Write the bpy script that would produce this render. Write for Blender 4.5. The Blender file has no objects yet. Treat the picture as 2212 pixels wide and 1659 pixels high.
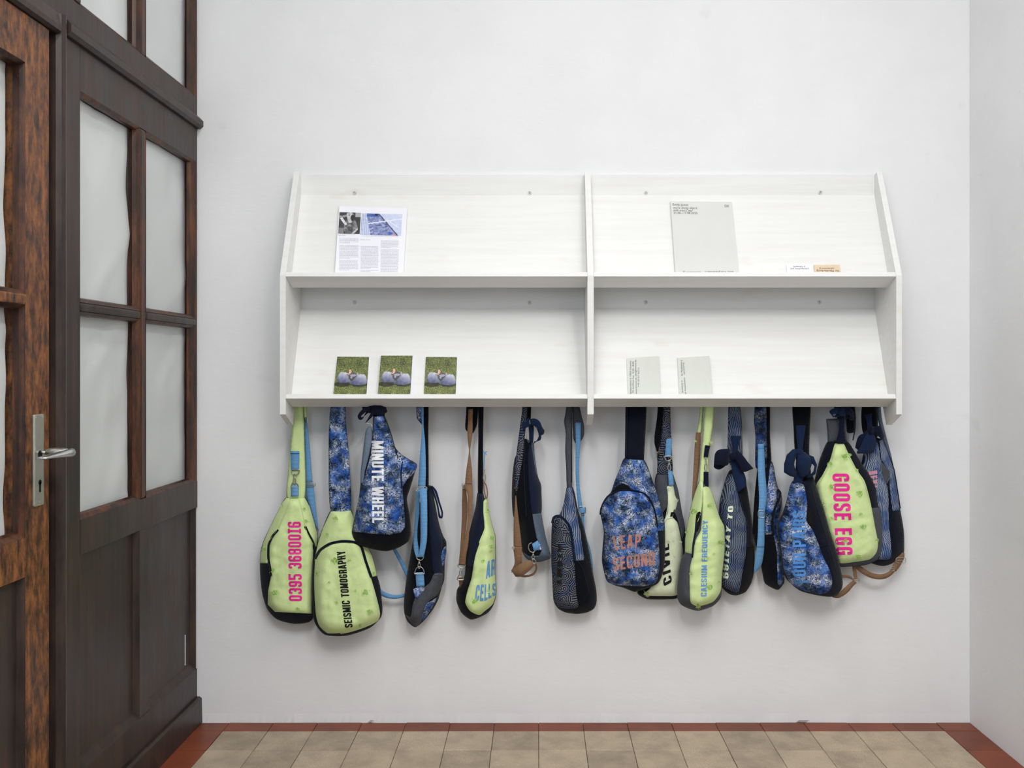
import bpy, bmesh, math, random
import numpy as np
from mathutils import Vector, noise, geometry

# ---------------------------------------------------------------- camera, world, lamps, exposure
SC = bpy.context.scene
COL = SC.collection
S, D, HZ, VX, VY = 0.0016, 3.1, 1.224, 1160.0, 795.0   # metres per pixel on the back wall, camera distance, eye height, vanishing point
cam = bpy.data.cameras.new('camera'); camo = bpy.data.objects.new('camera', cam); COL.objects.link(camo)
camo.location = (0, -D, HZ); camo.rotation_euler = (math.pi / 2, 0, 0)
cam.sensor_width = 36; cam.lens = 36 * (D / S) / 2212
cam.shift_x = -(VX - 1106) / 2212; cam.shift_y = -(829.5 - VY) / 2212
cam.clip_start = 0.05
SC.camera = camo
W = bpy.data.worlds.new('world'); SC.world = W; W.use_nodes = True
bg = W.node_tree.nodes['Background']; bg.inputs[0].default_value = (1.0, 0.98, 0.955, 1); bg.inputs[1].default_value = 0.02
def area(name, loc, rot, sx, sy, power, col):
    l = bpy.data.lights.new(name, 'AREA'); l.shape = 'RECTANGLE'; l.size = sx; l.size_y = sy; l.energy = power; l.color = col
    o = bpy.data.objects.new(name, l); COL.objects.link(o); o.location = loc; o.rotation_euler = rot
    return o
for lx in (-0.25, 0.95):
    area('ceiling_lamp', (lx, -1.9, 3.5), (0, 0, 0), 0.3, 1.2, 11.0, (1.0, 0.985, 0.965))
    area('ceiling_lamp', (lx, -3.5, 3.45), (0, 0, 0), 0.3, 1.4, 46.0, (1.0, 0.988, 0.97))
area('window_daylight', (-0.85, -4.3, 1.7), (math.radians(86), 0, math.radians(-40)), 1.0, 1.9, 16.0, (0.66, 0.82, 1.0))
SC.view_settings.view_transform = 'Standard'; SC.view_settings.look = 'None'
SC.view_settings.exposure = 0.24; SC.view_settings.gamma = 1.0; SC.view_settings.use_curve_mapping = False

# ---------------------------------------------------------------- helpers
def lin(c):
    c = c / 255.0
    return c / 12.92 if c <= 0.04045 else ((c + 0.055) / 1.055) ** 2.4
def C(r, g, b): return (lin(r), lin(g), lin(b), 1)
def P(px, py, d):
    k = D / (D - d)
    return Vector(((px - VX) * S / k, -d, HZ + (VY - py) * S / k))
def tag(o, label=None, cat=None, group=None, kind=None):
    if label: o['label'] = label
    if cat: o['category'] = cat
    if group: o['group'] = group
    if kind: o['kind'] = kind
    return o
def empty(name, loc):
    o = bpy.data.objects.new(name, None); COL.objects.link(o); o.location = loc; o.empty_display_size = 0.05
    return o
def base_of(parent):
    v = Vector((0, 0, 0)); p = parent
    while p is not None: v = v + p.location; p = p.parent
    return v
def mk(name, verts, faces, mat, parent=None, smooth=False, uvs=None, bev=0.0, fixn=False):
    off = base_of(parent)
    me = bpy.data.meshes.new(name)
    me.from_pydata([tuple(Vector(v) - off) for v in verts], [], faces)
    if uvs is not None:
        uv = me.uv_layers.new(name='UVMap')
        for l in me.loops: uv.data[l.index].uv = uvs[l.vertex_index]
    if bev > 0 or fixn:
        bm = bmesh.new(); bm.from_mesh(me)
        bmesh.ops.recalc_face_normals(bm, faces=bm.faces)
        if bev > 0:
            bmesh.ops.bevel(bm, geom=[e for e in bm.edges if e.calc_face_angle(0) > 0.5], offset=bev, segments=2, affect='EDGES', profile=0.6)
        bm.to_mesh(me); bm.free()
    if smooth: me.polygons.foreach_set('use_smooth', [True] * len(me.polygons))
    me.materials.append(mat)
    o = bpy.data.objects.new(name, me); COL.objects.link(o)
    if parent is not None: o.parent = parent
    return o
def box_vf(x0, x1, y0, y1, z0, z1):
    v = [(x0, y0, z0), (x1, y0, z0), (x1, y1, z0), (x0, y1, z0), (x0, y0, z1), (x1, y0, z1), (x1, y1, z1), (x0, y1, z1)]
    f = [(0, 3, 2, 1), (4, 5, 6, 7), (0, 1, 5, 4), (1, 2, 6, 5), (2, 3, 7, 6), (3, 0, 4, 7)]
    return v, f
def box(name, x0, x1, y0, y1, z0, z1, mat, parent=None, bev=0.0):
    v, f = box_vf(x0, x1, y0, y1, z0, z1)
    return mk(name, v, f, mat, parent, bev=bev)
def prism(name, prof, fn, a0, a1, mat, parent=None, bev=0.0):
    n = len(prof)                                       # prof: 2D points, fn(p, q, a) -> world point
    v = [fn(p, q, a0) for p, q in prof] + [fn(p, q, a1) for p, q in prof]
    f = [tuple(range(n)), tuple(range(2 * n - 1, n - 1, -1))] + [(i, (i + 1) % n, n + (i + 1) % n, n + i) for i in range(n)]
    return mk(name, v, f, mat, parent, bev=bev, fixn=True)
def tube_vf(path, r, seg=8, closed=False):
    pts = [Vector(p) for p in path]; n = len(pts); v = []; f = []
    for i, p in enumerate(pts):
        a = pts[i - 1] if (i > 0 or closed) else pts[i]; b = pts[(i + 1) % n] if (i < n - 1 or closed) else pts[i]
        t = (b - a).normalized(); up = Vector((0, -1, 0)) if abs(t.y) < 0.9 else Vector((1, 0, 0))
        s = t.cross(up).normalized(); u = s.cross(t)
        rr = r[i] if isinstance(r, (list, tuple)) else r
        for k in range(seg):
            q = 2 * math.pi * k / seg; v.append(p + (s * math.cos(q) + u * math.sin(q)) * rr)
    for i in range(n if closed else n - 1):
        for k in range(seg):
            j = (i + 1) % n
            f.append((i * seg + k, i * seg + (k + 1) % seg, j * seg + (k + 1) % seg, j * seg + k))
    if not closed:
        f.append(tuple(range(seg - 1, -1, -1))); f.append(tuple(range((n - 1) * seg, n * seg)))
    return v, f
def joinvf(parts):
    V = []; F = []
    for v, f in parts:
        o = len(V); V += list(v); F += [tuple(i + o for i in q) for q in f]
    return V, F
def tube(name, path, r, mat, parent, seg=8, closed=False):
    v, f = tube_vf(path, r, seg, closed)
    return mk(name, v, f, mat, parent, smooth=True, fixn=True)

# ---------------------------------------------------------------- node materials
class NT:
    def __init__(s, name, rough=0.6, spec=0.3):
        s.m = bpy.data.materials.new(name); s.m.use_nodes = True; s.t = s.m.node_tree
        s.b = s.t.nodes['Principled BSDF']; s.b.inputs['Roughness'].default_value = rough
        s.b.inputs['Specular IOR Level'].default_value = spec
    def n(s, typ, **kw):
        nd = s.t.nodes.new(typ)
        for k, v in kw.items(): setattr(nd, k, v)
        return nd
    def put(s, sock, v):
        if hasattr(v, 'links') or isinstance(v, bpy.types.NodeSocket): s.t.links.new(v, sock)
        else: sock.default_value = v
    def math(s, op, a, b=None, c=None, clamp=False):
        nd = s.n('ShaderNodeMath', operation=op, use_clamp=clamp); s.put(nd.inputs[0], a)
        if b is not None: s.put(nd.inputs[1], b)
        if c is not None: s.put(nd.inputs[2], c)
        return nd.outputs[0]
    def vmath(s, op, a, b=None, sc=None):
        nd = s.n('ShaderNodeVectorMath', operation=op); s.put(nd.inputs[0], a)
        if b is not None: s.put(nd.inputs[1], b)
        if sc is not None: s.put(nd.inputs['Scale'], sc)
        return nd.outputs['Value'] if op in ('LENGTH', 'DISTANCE', 'DOT_PRODUCT') else nd.outputs[0]
    def obj(s): return s.n('ShaderNodeTexCoord').outputs['Object']
    def mapv(s, v, scale=(1, 1, 1), loc=(0, 0, 0), rot=(0, 0, 0)):
        nd = s.n('ShaderNodeMapping'); s.put(nd.inputs['Vector'], v)
        nd.inputs['Scale'].default_value = scale; nd.inputs['Location'].default_value = loc; nd.inputs['Rotation'].default_value = rot
        return nd.outputs[0]
    def noise(s, v, scale, detail=3, rough=0.55, dim='3D'):
        nd = s.n('ShaderNodeTexNoise', noise_dimensions=dim); s.put(nd.inputs['Vector'], v)
        nd.inputs['Scale'].default_value = scale; nd.inputs['Detail'].default_value = detail; nd.inputs['Roughness'].default_value = rough
        return nd.outputs[0]
    def ramp(s, fac, stops):
        nd = s.n('ShaderNodeValToRGB'); s.put(nd.inputs[0], fac); e = nd.color_ramp.elements
        while len(e) < len(stops): e.new(0.5)
        for el, (p, c) in zip(e, stops): el.position = p; el.color = c if isinstance(c, tuple) else (c, c, c, 1)
        return nd.outputs[0]
    def mix(s, fac, a, b, mode='MIX'):
        nd = s.n('ShaderNodeMix', data_type='RGBA', blend_type=mode); s.put(nd.inputs[0], fac); s.put(nd.inputs[6], a); s.put(nd.inputs[7], b)
        return nd.outputs[2]
    def bump(s, h, strength=0.3, dist=0.001):
        nd = s.n('ShaderNodeBump'); s.put(nd.inputs['Height'], h); nd.inputs['Strength'].default_value = strength; nd.inputs['Distance'].default_value = dist
        s.t.links.new(nd.outputs[0], s.b.inputs['Normal'])
    def color(s, c): s.put(s.b.inputs['Base Color'], c); return s
def dk(c, f): return (c[0] * f, c[1] * f, c[2] * f, 1)
def m_plain(name, c, rough=0.6, metal=0.0, var=0.06, scale=40, spec=0.3):
    t = NT(name, rough, spec); nz = t.noise(t.obj(), scale, 3)
    t.color(t.ramp(nz, [(0.3, dk(c, 1 - var)), (0.7, dk(c, 1 + var))])); t.b.inputs['Metallic'].default_value = metal
    return t.m
def m_fabric(name, c, var=0.12, weave=900, bump=0.35, fleck=None):
    t = NT(name, 0.95, 0.08); o = t.obj()
    a = t.noise(t.mapv(o, (weave, weave, weave * 0.12)), 1.0, 1); b = t.noise(t.mapv(o, (weave * 0.12, weave, weave)), 1.0, 1)
    w = t.math('ADD', a, b); lo = t.noise(o, 25, 3)
    col = t.ramp(t.math('MULTIPLY', w, 0.5), [(0.35, dk(c, 1 - var)), (0.65, dk(c, 1 + var))])
    col = t.mix(t.math('MULTIPLY', lo, 0.35), col, dk(c, 0.78))
    if fleck: col = t.mix(t.ramp(t.noise(t.mapv(o, (700, 700, 700)), 1.0, 2), [(0.5, 0.0), (0.72, 0.5)]), col, fleck)
    t.color(col); t.bump(w, bump, 0.0006); t.b.inputs['Sheen Weight'].default_value = 0.08
    return t.m
def m_webbing(name, c):
    t = NT(name, 0.75, 0.25); uv = t.n('ShaderNodeUVMap').outputs[0]
    sp = t.n('ShaderNodeSeparateXYZ'); t.put(sp.inputs[0], uv)
    r = t.math('SINE', t.math('MULTIPLY', sp.outputs[1], 2 * math.pi / 0.0046)); r = t.math('MULTIPLY_ADD', r, 0.5, 0.5)
    fine = t.math('MULTIPLY_ADD', t.math('SINE', t.math('MULTIPLY', sp.outputs[0], 2 * math.pi / 0.0016)), 0.5, 0.5)
    h = t.math('ADD', r, t.math('MULTIPLY', fine, 0.25))
    t.color(t.ramp(r, [(0.0, dk(c, 0.72)), (0.55, c), (1.0, dk(c, 1.12))])); t.bump(h, 0.6, 0.0008)
    return t.m
def plane2(t):
    o = t.vmath('ADD', t.obj(), t.n('ShaderNodeObjectInfo').outputs['Location'])
    sp = t.n('ShaderNodeSeparateXYZ'); t.put(sp.inputs[0], o)
    cb = t.n('ShaderNodeCombineXYZ'); t.put(cb.inputs[0], sp.outputs[0]); t.put(cb.inputs[1], sp.outputs[2])
    return cb.outputs[0], sp.outputs[0], sp.outputs[2]
def m_frost(name, gain=1.0):
    # ice needles: radiating bursts and short hatched tufts over mottled deep blue
    t = NT(name, 0.8, 0.15); p0, x, z = plane2(t)
    wn = t.n('ShaderNodeTexNoise', noise_dimensions='2D'); t.put(wn.inputs['Vector'], p0); wn.inputs['Scale'].default_value = 60; wn.inputs['Detail'].default_value = 1
    p = t.vmath('ADD', p0, t.vmath('SCALE', t.vmath('SUBTRACT', wn.outputs['Color'], (0.5, 0.5, 0.5)), sc=0.0035))
    need = None
    for i, (kind, sc, u, v, off, lo, hi) in enumerate([('fan', 26, 60, 7.5, 0.0, 0.60, 0.68), ('fan', 38, 80, 6.0, 5.3, 0.605, 0.68), ('fan', 19, 45, 9.0, 9.9, 0.61, 0.68), ('tuft', 34, 46, 900, 3.3, 0.625, 0.69), ('tuft', 56, 64, 1200, 11.7, 0.625, 0.70)]):
        q = t.vmath('ADD', p, (off, off * 1.7, 0))
        vo = t.n('ShaderNodeTexVoronoi', voronoi_dimensions='2D', feature='F1'); t.put(vo.inputs['Vector'], q); vo.inputs['Scale'].default_value = sc
        loc = t.vmath('SUBTRACT', q, vo.outputs['Position'])
        sep = t.n('ShaderNodeSeparateColor'); t.put(sep.inputs[0], vo.outputs['Color'])
        if kind == 'fan':
            sp = t.n('ShaderNodeSeparateXYZ'); t.put(sp.inputs[0], loc); r = t.vmath('LENGTH', loc)
            cb = t.n('ShaderNodeCombineXYZ'); t.put(cb.inputs[0], t.math('MULTIPLY', t.math('ARCTAN2', sp.outputs[1], sp.outputs[0]), v)); t.put(cb.inputs[1], t.math('MULTIPLY', r, u * 1.6))
            sh = t.vmath('ADD', cb.outputs[0], t.vmath('SCALE', vo.outputs['Color'], sc=37.0))
        else:
            rot = t.n('ShaderNodeVectorRotate', rotation_type='Z_AXIS'); t.put(rot.inputs['Vector'], loc); t.put(rot.inputs['Angle'], t.math('MULTIPLY', sep.outputs[0], 6.283))
            sh = t.vmath('ADD', t.vmath('MULTIPLY', rot.outputs[0], (u, v, 1)), t.vmath('SCALE', vo.outputs['Color'], sc=37.0))
        nd = t.ramp(t.noise(sh, 1.0, 1, 0.5, '2D'), [(lo, 0.0), (hi, 1.0)])
        need = nd if need is None else t.math('MAXIMUM', need, nd)
    cl = t.noise(t.vmath('ADD', p, (5.1, 2.2, 0)), 24, 3, 0.6, '2D')
    cl2 = t.noise(t.vmath('ADD', p, (1.7, 8.2, 0)), 32, 2, 0.6, '2D')
    basec = t.ramp(cl2, [(0.39, C(6, 10, 26)), (0.48, C(12, 34, 84)), (0.60, C(16, 62, 142)), (0.75, C(36, 90, 168))])
    ice = t.ramp(cl, [(0.34, C(80, 118, 174)), (0.5, C(148, 174, 208)), (0.66, C(214, 222, 234))])
    fac = t.math('MULTIPLY', need, t.ramp(cl, [(0.36, 0.3), (0.6, 0.92)]))
    col = t.mix(fac, basec, ice)
    if gain != 1.0: col = t.mix(1.0, col, (gain, gain, gain, 1), 'MULTIPLY')
    t.color(col); t.bump(t.noise(t.obj(), 1200, 1), 0.15, 0.0004)
    return t.m
def m_op(name, dark, light, alt, cell=24.0, ring=0.0063, spokes=10.0):
    t = NT(name, 0.9, 0.1); p, x, z = plane2(t)
    vo = t.n('ShaderNodeTexVoronoi', voronoi_dimensions='2D', feature='F1'); t.put(vo.inputs['Vector'], p); vo.inputs['Scale'].default_value = cell
    loc = t.vmath('SUBTRACT', p, vo.outputs['Position']); r = t.vmath('LENGTH', loc)
    sp = t.n('ShaderNodeSeparateXYZ'); t.put(sp.inputs[0], loc)
    th = t.math('ARCTAN2', sp.outputs[1], sp.outputs[0])
    a = t.math('SINE', t.math('MULTIPLY', r, 2 * math.pi / ring)); b = t.math('SINE', t.math('MULTIPLY', th, spokes))
    st = t.math('SINE', t.math('MULTIPLY', z, 2 * math.pi / (ring * 1.25)))
    sel = t.ramp(t.noise(t.vmath('ADD', p, (3, 4, 0)), 22, 1, 0.5, '2D'), [(0.46, 0.0), (0.5, 1.0)])
    chk = t.math('MULTIPLY', a, b)
    v = t.mix(sel, chk, a); v2 = t.mix(t.ramp(r, [(0.026, 0.0), (0.03, 1.0)]), v, st)
    f = t.ramp(v2, [(0.0, 0.0), (0.08, 1.0)])
    lt = t.mix(t.ramp(t.noise(p, 30, 2, 0.5, '2D'), [(0.45, 0.0), (0.6, 1.0)]), light, alt)
    t.color(t.mix(f, dark, lt)); t.bump(t.noise(t.obj(), 1000, 1), 0.2, 0.0004)
    return t.m
def m_moire(name, dark, light, alt, freq=150.0):
    t = NT(name, 0.9, 0.1); p, x, z = plane2(t)
    n1 = t.noise(p, 9, 1, 0.4, '2D'); n2 = t.noise(t.vmath('ADD', p, (9, 3, 0)), 13, 1, 0.4, '2D')
    w1 = t.math('SINE', t.math('ADD', t.math('MULTIPLY', x, 2 * math.pi * freq), t.math('MULTIPLY', n1, 30.0)))
    w2 = t.math('SINE', t.math('ADD', t.math('MULTIPLY', z, 2 * math.pi * freq * 0.45), t.math('MULTIPLY', n2, 34.0)))
    k = t.ramp(t.noise(t.vmath('ADD', p, (2, 6, 0)), 24, 1, 0.5, '2D'), [(0.47, 0.0), (0.53, 1.0)])
    v = t.mix(k, w1, t.math('MULTIPLY', w1, w2))
    f = t.ramp(t.math('MULTIPLY_ADD', v, 0.5, 0.5), [(0.3, 0.0), (0.7, 1.0)])
    lt = t.mix(t.ramp(t.noise(p, 20, 2, 0.5, '2D'), [(0.42, 0.0), (0.6, 1.0)]), light, alt)
    t.color(t.mix(f, dark, lt)); t.bump(t.noise(t.obj(), 1000, 1), 0.2, 0.0004)
    return t.m
def m_wood(name, dark, mid, light, bias=0.5, rough=0.42, blotch=0.55, ws=(14, 14, 6)):
    t = NT(name, rough, 0.35); o = t.vmath('ADD', t.obj(), t.n('ShaderNodeObjectInfo').outputs['Location'])
    g = t.noise(t.mapv(o, (60, 60, 3.2)), 1.0, 4, 0.6); wear = t.noise(t.mapv(o, ws), 1.0, 6, 0.72)
    f = t.math('ADD', t.math('MULTIPLY', g, 1 - blotch), t.math('MULTIPLY', wear, blotch))
    t.color(t.ramp(f, [(bias - 0.1, dark), (bias, mid), (bias + 0.13, light)]))
    fine = t.noise(t.mapv(o, (260, 260, 6)), 1.0, 2)
    t.bump(fine, 0.25, 0.0006)
    t.put(t.b.inputs['Roughness'], t.ramp(wear, [(0.3, rough - 0.08), (0.7, rough + 0.15)]))
    return t.m
def m_thread(name, a, b):
    t = NT(name, 0.95, 0.05); g = t.n('ShaderNodeNewGeometry').outputs['Random Per Island']
    t.color(t.ramp(g, [(0.0, a), (1.0, b)])); return t.m
def m_vcol(name, rough=0.5):
    t = NT(name, rough, 0.3); a = t.n('ShaderNodeVertexColor', layer_name='Col'); t.color(a.outputs[0]); return t.m

LIME = C(212, 231, 165); NAVYC = C(17, 21, 33)
M = {}
M['lime'] = m_fabric('lime_cotton', LIME, 0.05)
M['lime_dark'] = m_fabric('lime_hole', C(150, 190, 84), 0.12)
M['cream'] = m_fabric('cream_cotton', C(221, 228, 196), 0.05)
M['navy'] = m_fabric('navy_cotton', NAVYC, 0.2)
M['black'] = m_fabric('black_cotton', C(13, 15, 22), 0.2)
M['denim'] = m_fabric('navy_denim', C(24, 32, 52), 0.25)
M['charcoal'] = m_fabric('charcoal_chambray', C(72, 75, 82), 0.2, fleck=C(106, 109, 115))
M['chambray'] = m_fabric('blue_grey_chambray', C(84, 98, 116), 0.2, fleck=C(140, 150, 162))
M['paledenim'] = m_fabric('pale_denim', C(100, 115, 133), 0.2, fleck=C(160, 172, 186))
M['frost'] = m_frost('frost_print')
M['frostdark'] = m_frost('dark_frost_print', 0.4)
M['op'] = m_op('checker_print', C(20, 24, 38), C(112, 114, 120), C(88, 98, 124))
M['moireblue'] = m_moire('blue_wave_print', C(42, 54, 84), C(150, 161, 181), C(92, 116, 162), 175)
M['moiregrey'] = m_moire('grey_wave_print', C(30, 38, 56), C(118, 128, 143), C(84, 98, 130), 165)
M['blueweb'] = m_webbing('light_blue_webbing', C(106, 158, 205))
M['brownweb'] = m_webbing('brown_webbing', C(134, 103, 77))
M['ribbon'] = m_fabric('navy_ribbon', C(24, 38, 66), 0.1, 1400, 0.2)
M['ribbondark'] = m_fabric('dark_navy_ribbon', C(20, 24, 44), 0.1, 1400, 0.2)
M['metal'] = m_plain('nickel', C(190, 188, 180), 0.28, 1.0)
M['steel'] = m_plain('brushed_steel', C(205, 205, 205), 0.33, 1.0)
M['plate'] = m_plain('champagne_plate', C(190, 188, 172), 0.38, 0.85, 0.04)
M['hole'] = m_plain('dark_hole', C(10, 9, 8), 0.9)
M['threadlime'] = m_thread('lime_threads', C(136, 194, 76), C(224, 240, 184))
M['threadcream'] = m_thread('cream_threads', C(190, 196, 160), C(238, 240, 224))
M['threadtan'] = m_thread('tan_threads', C(150, 110, 75), C(205, 160, 115))
def m_print(n, c): return m_plain(n, c, 0.55, 0, 0.03, 200)
M['p_pink'] = m_print('pink_print', C(236, 40, 150)); M['p_black'] = m_print('black_print', C(18, 20, 22)); M['p_white'] = m_print('white_print', C(240, 242, 246))
M['p_blue'] = m_print('steel_blue_print', C(104, 152, 208)); M['p_copper'] = m_print('copper_print', C(180, 124, 108)); M['p_pale'] = m_print('pale_lime_print', C(222, 232, 206))
M['p_dark'] = m_print('dark_print', C(22, 24, 22)); M['p_rose'] = m_print('rose_print', C(196, 140, 150)); M['p_sky'] = m_print('sky_blue_print', C(80, 140, 208))
M['p_grey'] = m_print('grey_ink', C(176, 176, 184)); M['ink'] = m_print('black_ink', C(40, 40, 40))
M['vcol'] = m_vcol('printed_picture')
M['greypaper'] = m_plain('grey_paper', C(214, 214, 211), 0.7, 0, 0.015, 12); M['greypaper2'] = m_plain('stone_paper', C(212, 214, 206), 0.7, 0, 0.015, 12)
M['whitepaper'] = m_plain('white_paper', C(236, 236, 242), 0.45, 0, 0.01, 12); M['beigepaper'] = m_plain('beige_card', C(222, 200, 172), 0.7, 0, 0.05, 60)
# white painted wood of the shelf, with faint knots and grain
t = NT('white_painted_pine', 0.5, 0.3); o = t.obj()
g = t.noise(t.mapv(o, (3.0, 50, 50)), 1.0, 4, 0.6); kn = t.noise(t.mapv(o, (5, 12, 12), (3, 1, 2)), 1.0, 2)
t.color(t.mix(t.ramp(kn, [(0.66, 0.0), (0.74, 0.5)]), t.ramp(g, [(0.3, C(226, 225, 222)), (0.7, C(232, 232, 230))]), C(222, 216, 202))); t.bump(g, 0.12, 0.0015)
M['whitewood'] = t.m
# plaster
t = NT('white_plaster', 0.7, 0.2); o = t.obj()
g = t.noise(o, 3.5, 4, 0.6); b1 = t.noise(t.mapv(o, (9, 9, 22)), 1.0, 5, 0.6); b2 = t.noise(o, 190, 3)
sm = t.ramp(t.noise(t.mapv(o, (7, 7, 7), (4.2, 0, 1.3)), 1.0, 3), [(0.66, 0.0), (0.74, 0.35)])
t.color(t.mix(sm, t.ramp(g, [(0.35, C(229, 229, 230)), (0.65, C(233, 233, 234))]), C(216, 216, 216)))
t.bump(t.math('ADD', t.math('MULTIPLY', b1, 1.0), t.math('MULTIPLY', b2, 0.12)), 0.26, 0.004)
M['plaster'] = t.m
M['ceiling'] = m_plain('ceiling_paint', C(235, 235, 234), 0.8, 0, 0.02, 4)
M['wooddark'] = m_wood('dark_stained_wood', C(40, 32, 30), C(52, 42, 38), C(70, 52, 43), 0.5, 0.36)
M['woodred'] = m_wood('red_brown_wood', C(34, 22, 18), C(62, 38, 26), C(104, 62, 36), 0.5, 0.35)
M['woodworn'] = m_wood('worn_orange_wood', C(34, 22, 17), C(98, 60, 35), C(146, 92, 50), 0.49, 0.38, 0.8, (46, 46, 18))
M['paperblind'] = m_plain('tissue_sheet', C(230, 231, 231), 0.85, 0, 0.03, 6)
t = NT('window_glass', 0.03); tr = t.n('ShaderNodeBsdfTransparent'); gl = t.n('ShaderNodeBsdfGlossy'); gl.inputs['Roughness'].default_value = 0.02; lw = t.n('ShaderNodeLayerWeight'); lw.inputs[0].default_value = 0.5; fr = t.n('ShaderNodeMath', operation='POWER'); t.put(fr.inputs[0], lw.outputs['Facing']); fr.inputs[1].default_value = 5.0; f2 = t.n('ShaderNodeMath', operation='MULTIPLY_ADD'); t.put(f2.inputs[0], fr.outputs[0]); f2.inputs[1].default_value = 0.35; f2.inputs[2].default_value = 0.03; fr = f2
tr.inputs[0].default_value = (0.965, 0.972, 0.97, 1); mx = t.n('ShaderNodeMixShader'); t.put(mx.inputs[0], fr.outputs[0]); t.t.links.new(tr.outputs[0], mx.inputs[1]); t.t.links.new(gl.outputs[0], mx.inputs[2])
t.t.links.new(mx.outputs[0], t.t.nodes['Material Output'].inputs[0]); M['glass'] = t.m
def m_tile(name, lo, hi, spk, amt):
    t = NT(name, 0.42, 0.35); o = t.vmath('ADD', t.obj(), t.n('ShaderNodeObjectInfo').outputs['Location'])
    big = t.noise(o, 11, 4, 0.6); sp = t.noise(o, 420, 2, 0.7); r = t.n('ShaderNodeObjectInfo').outputs['Random']
    c = t.ramp(t.math('ADD', t.math('MULTIPLY', big, 0.75), t.math('MULTIPLY', r, 0.25)), [(0.3, lo), (0.66, hi)])
    t.color(t.mix(t.ramp(sp, [(0.42, amt), (0.55, 0.0)]), c, spk)); t.bump(sp, 0.08, 0.0008); return t.m
M['tile'] = m_tile('beige_stone_tile', C(152, 136, 114), C(196, 178, 152), C(122, 108, 90), 0.5)
M['redtile'] = m_tile('oxblood_tile', C(104, 50, 29), C(134, 66, 38), C(88, 42, 26), 0.3)
M['grout'] = m_plain('dark_grout', C(96, 88, 76), 0.9)
# ---------------------------------------------------------------- room shell
XL = (427 - VX) * S; XR = (2094.5 - VX) * S; CEIL = 3.62; YB = -5.2
def struct(o): o['kind'] = 'structure'; return o
def wall_back():
    # plaster face with a slightly uneven foot, chips along the floor line
    nx = 240; xs = np.linspace(XL - 0.2, XR + 0.12, nx + 1); v = []; f = []; random.seed(4)
    for x in xs:
        lip = 0.0012 + 0.0028 * max(0, noise.noise((x * 14, 0, 0)) + .3) + 0.0015 * noise.noise((x * 70, 5, 0)); up = 0.006 + 0.006 * abs(noise.noise((x * 22, 7, 0)))
        chip = max(0, noise.noise((x * 6, 9, 0)) - .28) * .010 * (0.4 + abs(noise.noise((x * 60, 2, 0))))
        v += [(x, -lip if chip < .001 else .003, -0.003 + chip), (x, -lip * .7, up + chip), (x, 0, 0.03), (x, 0, CEIL), (x, 0.12, CEIL), (x, 0.12, -0.003)]
    for i in range(nx):
        for j in range(6): f.append((i * 6 + j, i * 6 + (j + 1) % 6, (i + 1) * 6 + (j + 1) % 6, (i + 1) * 6 + j))
    return struct(mk('wall_back', v, f, M['plaster'], fixn=True))
wall_back()
struct(box('wall_right', XR, XR + 0.12, YB, -0.0005, -0.003, CEIL, M['plaster']))
struct(box('wall_left', XL - 0.14, XL - 0.012, YB, -2.05, 0.001, CEIL, M['plaster']))
struct(box('ceiling', XL - 0.2, XR + 0.2, YB, 0.12, CEIL + 0.001, CEIL + 0.1, M['ceiling']))
# floor with single tiles
fl = struct(box('floor', XL - 0.2, XR + 0.2, YB, 0.14, -0.06, -0.004, M['grout']))
TS = 0.1523; X0 = 0.0056; R0 = 0.075
def tilemesh(name, w, d, mat, gap=0.0016):
    v, f = box_vf(-w / 2 + gap / 2, w / 2 - gap / 2, -d / 2 + gap / 2, d / 2 - gap / 2, -0.02, 0)
    bm = bmesh.new(); vs = [bm.verts.new(q) for q in v]; [bm.faces.new([vs[i] for i in q]) for q in f]
    bmesh.ops.bevel(bm, geom=[e for e in bm.edges if min(a.co.z for a in e.verts) > -0.001], offset=0.0012, segments=1, affect='EDGES')
    me = bpy.data.meshes.new(name); bm.to_mesh(me); bm.free(); me.materials.append(mat); return me
random.seed(11)
def lay(me, x, d):
    o = bpy.data.objects.new('tile', me); COL.objects.link(o); o.parent = fl
    o.location = (x, -d, random.uniform(-0.0007, 0.0005)); o.rotation_euler = (random.uniform(-.003, .003), random.uniform(-.003, .003), random.uniform(-.002, .002))
mt = tilemesh('tile', TS, TS, M['tile']); mr = tilemesh('tile', TS, R0 - 0.003, M['redtile'])
xa = X0 - 7 * TS; xb = X0 + 9 * TS
wl = xa - XL; wr = XR - xb
ml = tilemesh('tile', wl, TS, M['redtile']); mrr = tilemesh('tile', wr, TS, M['redtile'])
mcl = tilemesh('tile', wl, R0 - 0.003, M['redtile']); mcr = tilemesh('tile', wr, R0 - 0.003, M['redtile'])
for i in range(-7, 9): lay(mr, X0 + (i + .5) * TS, R0 / 2 + 0.0015)
lay(mcl, xa - wl / 2, R0 / 2 + .0015); lay(mcr, xb + wr / 2, R0 / 2 + .0015)
for r in range(9):
    for i in range(-7, 9): lay(mt, X0 + (i + .5) * TS, R0 + (r + .5) * TS)
    lay(ml, xa - wl / 2, R0 + (r + .5) * TS); lay(mrr, xb + wr / 2, R0 + (r + .5) * TS)
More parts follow.
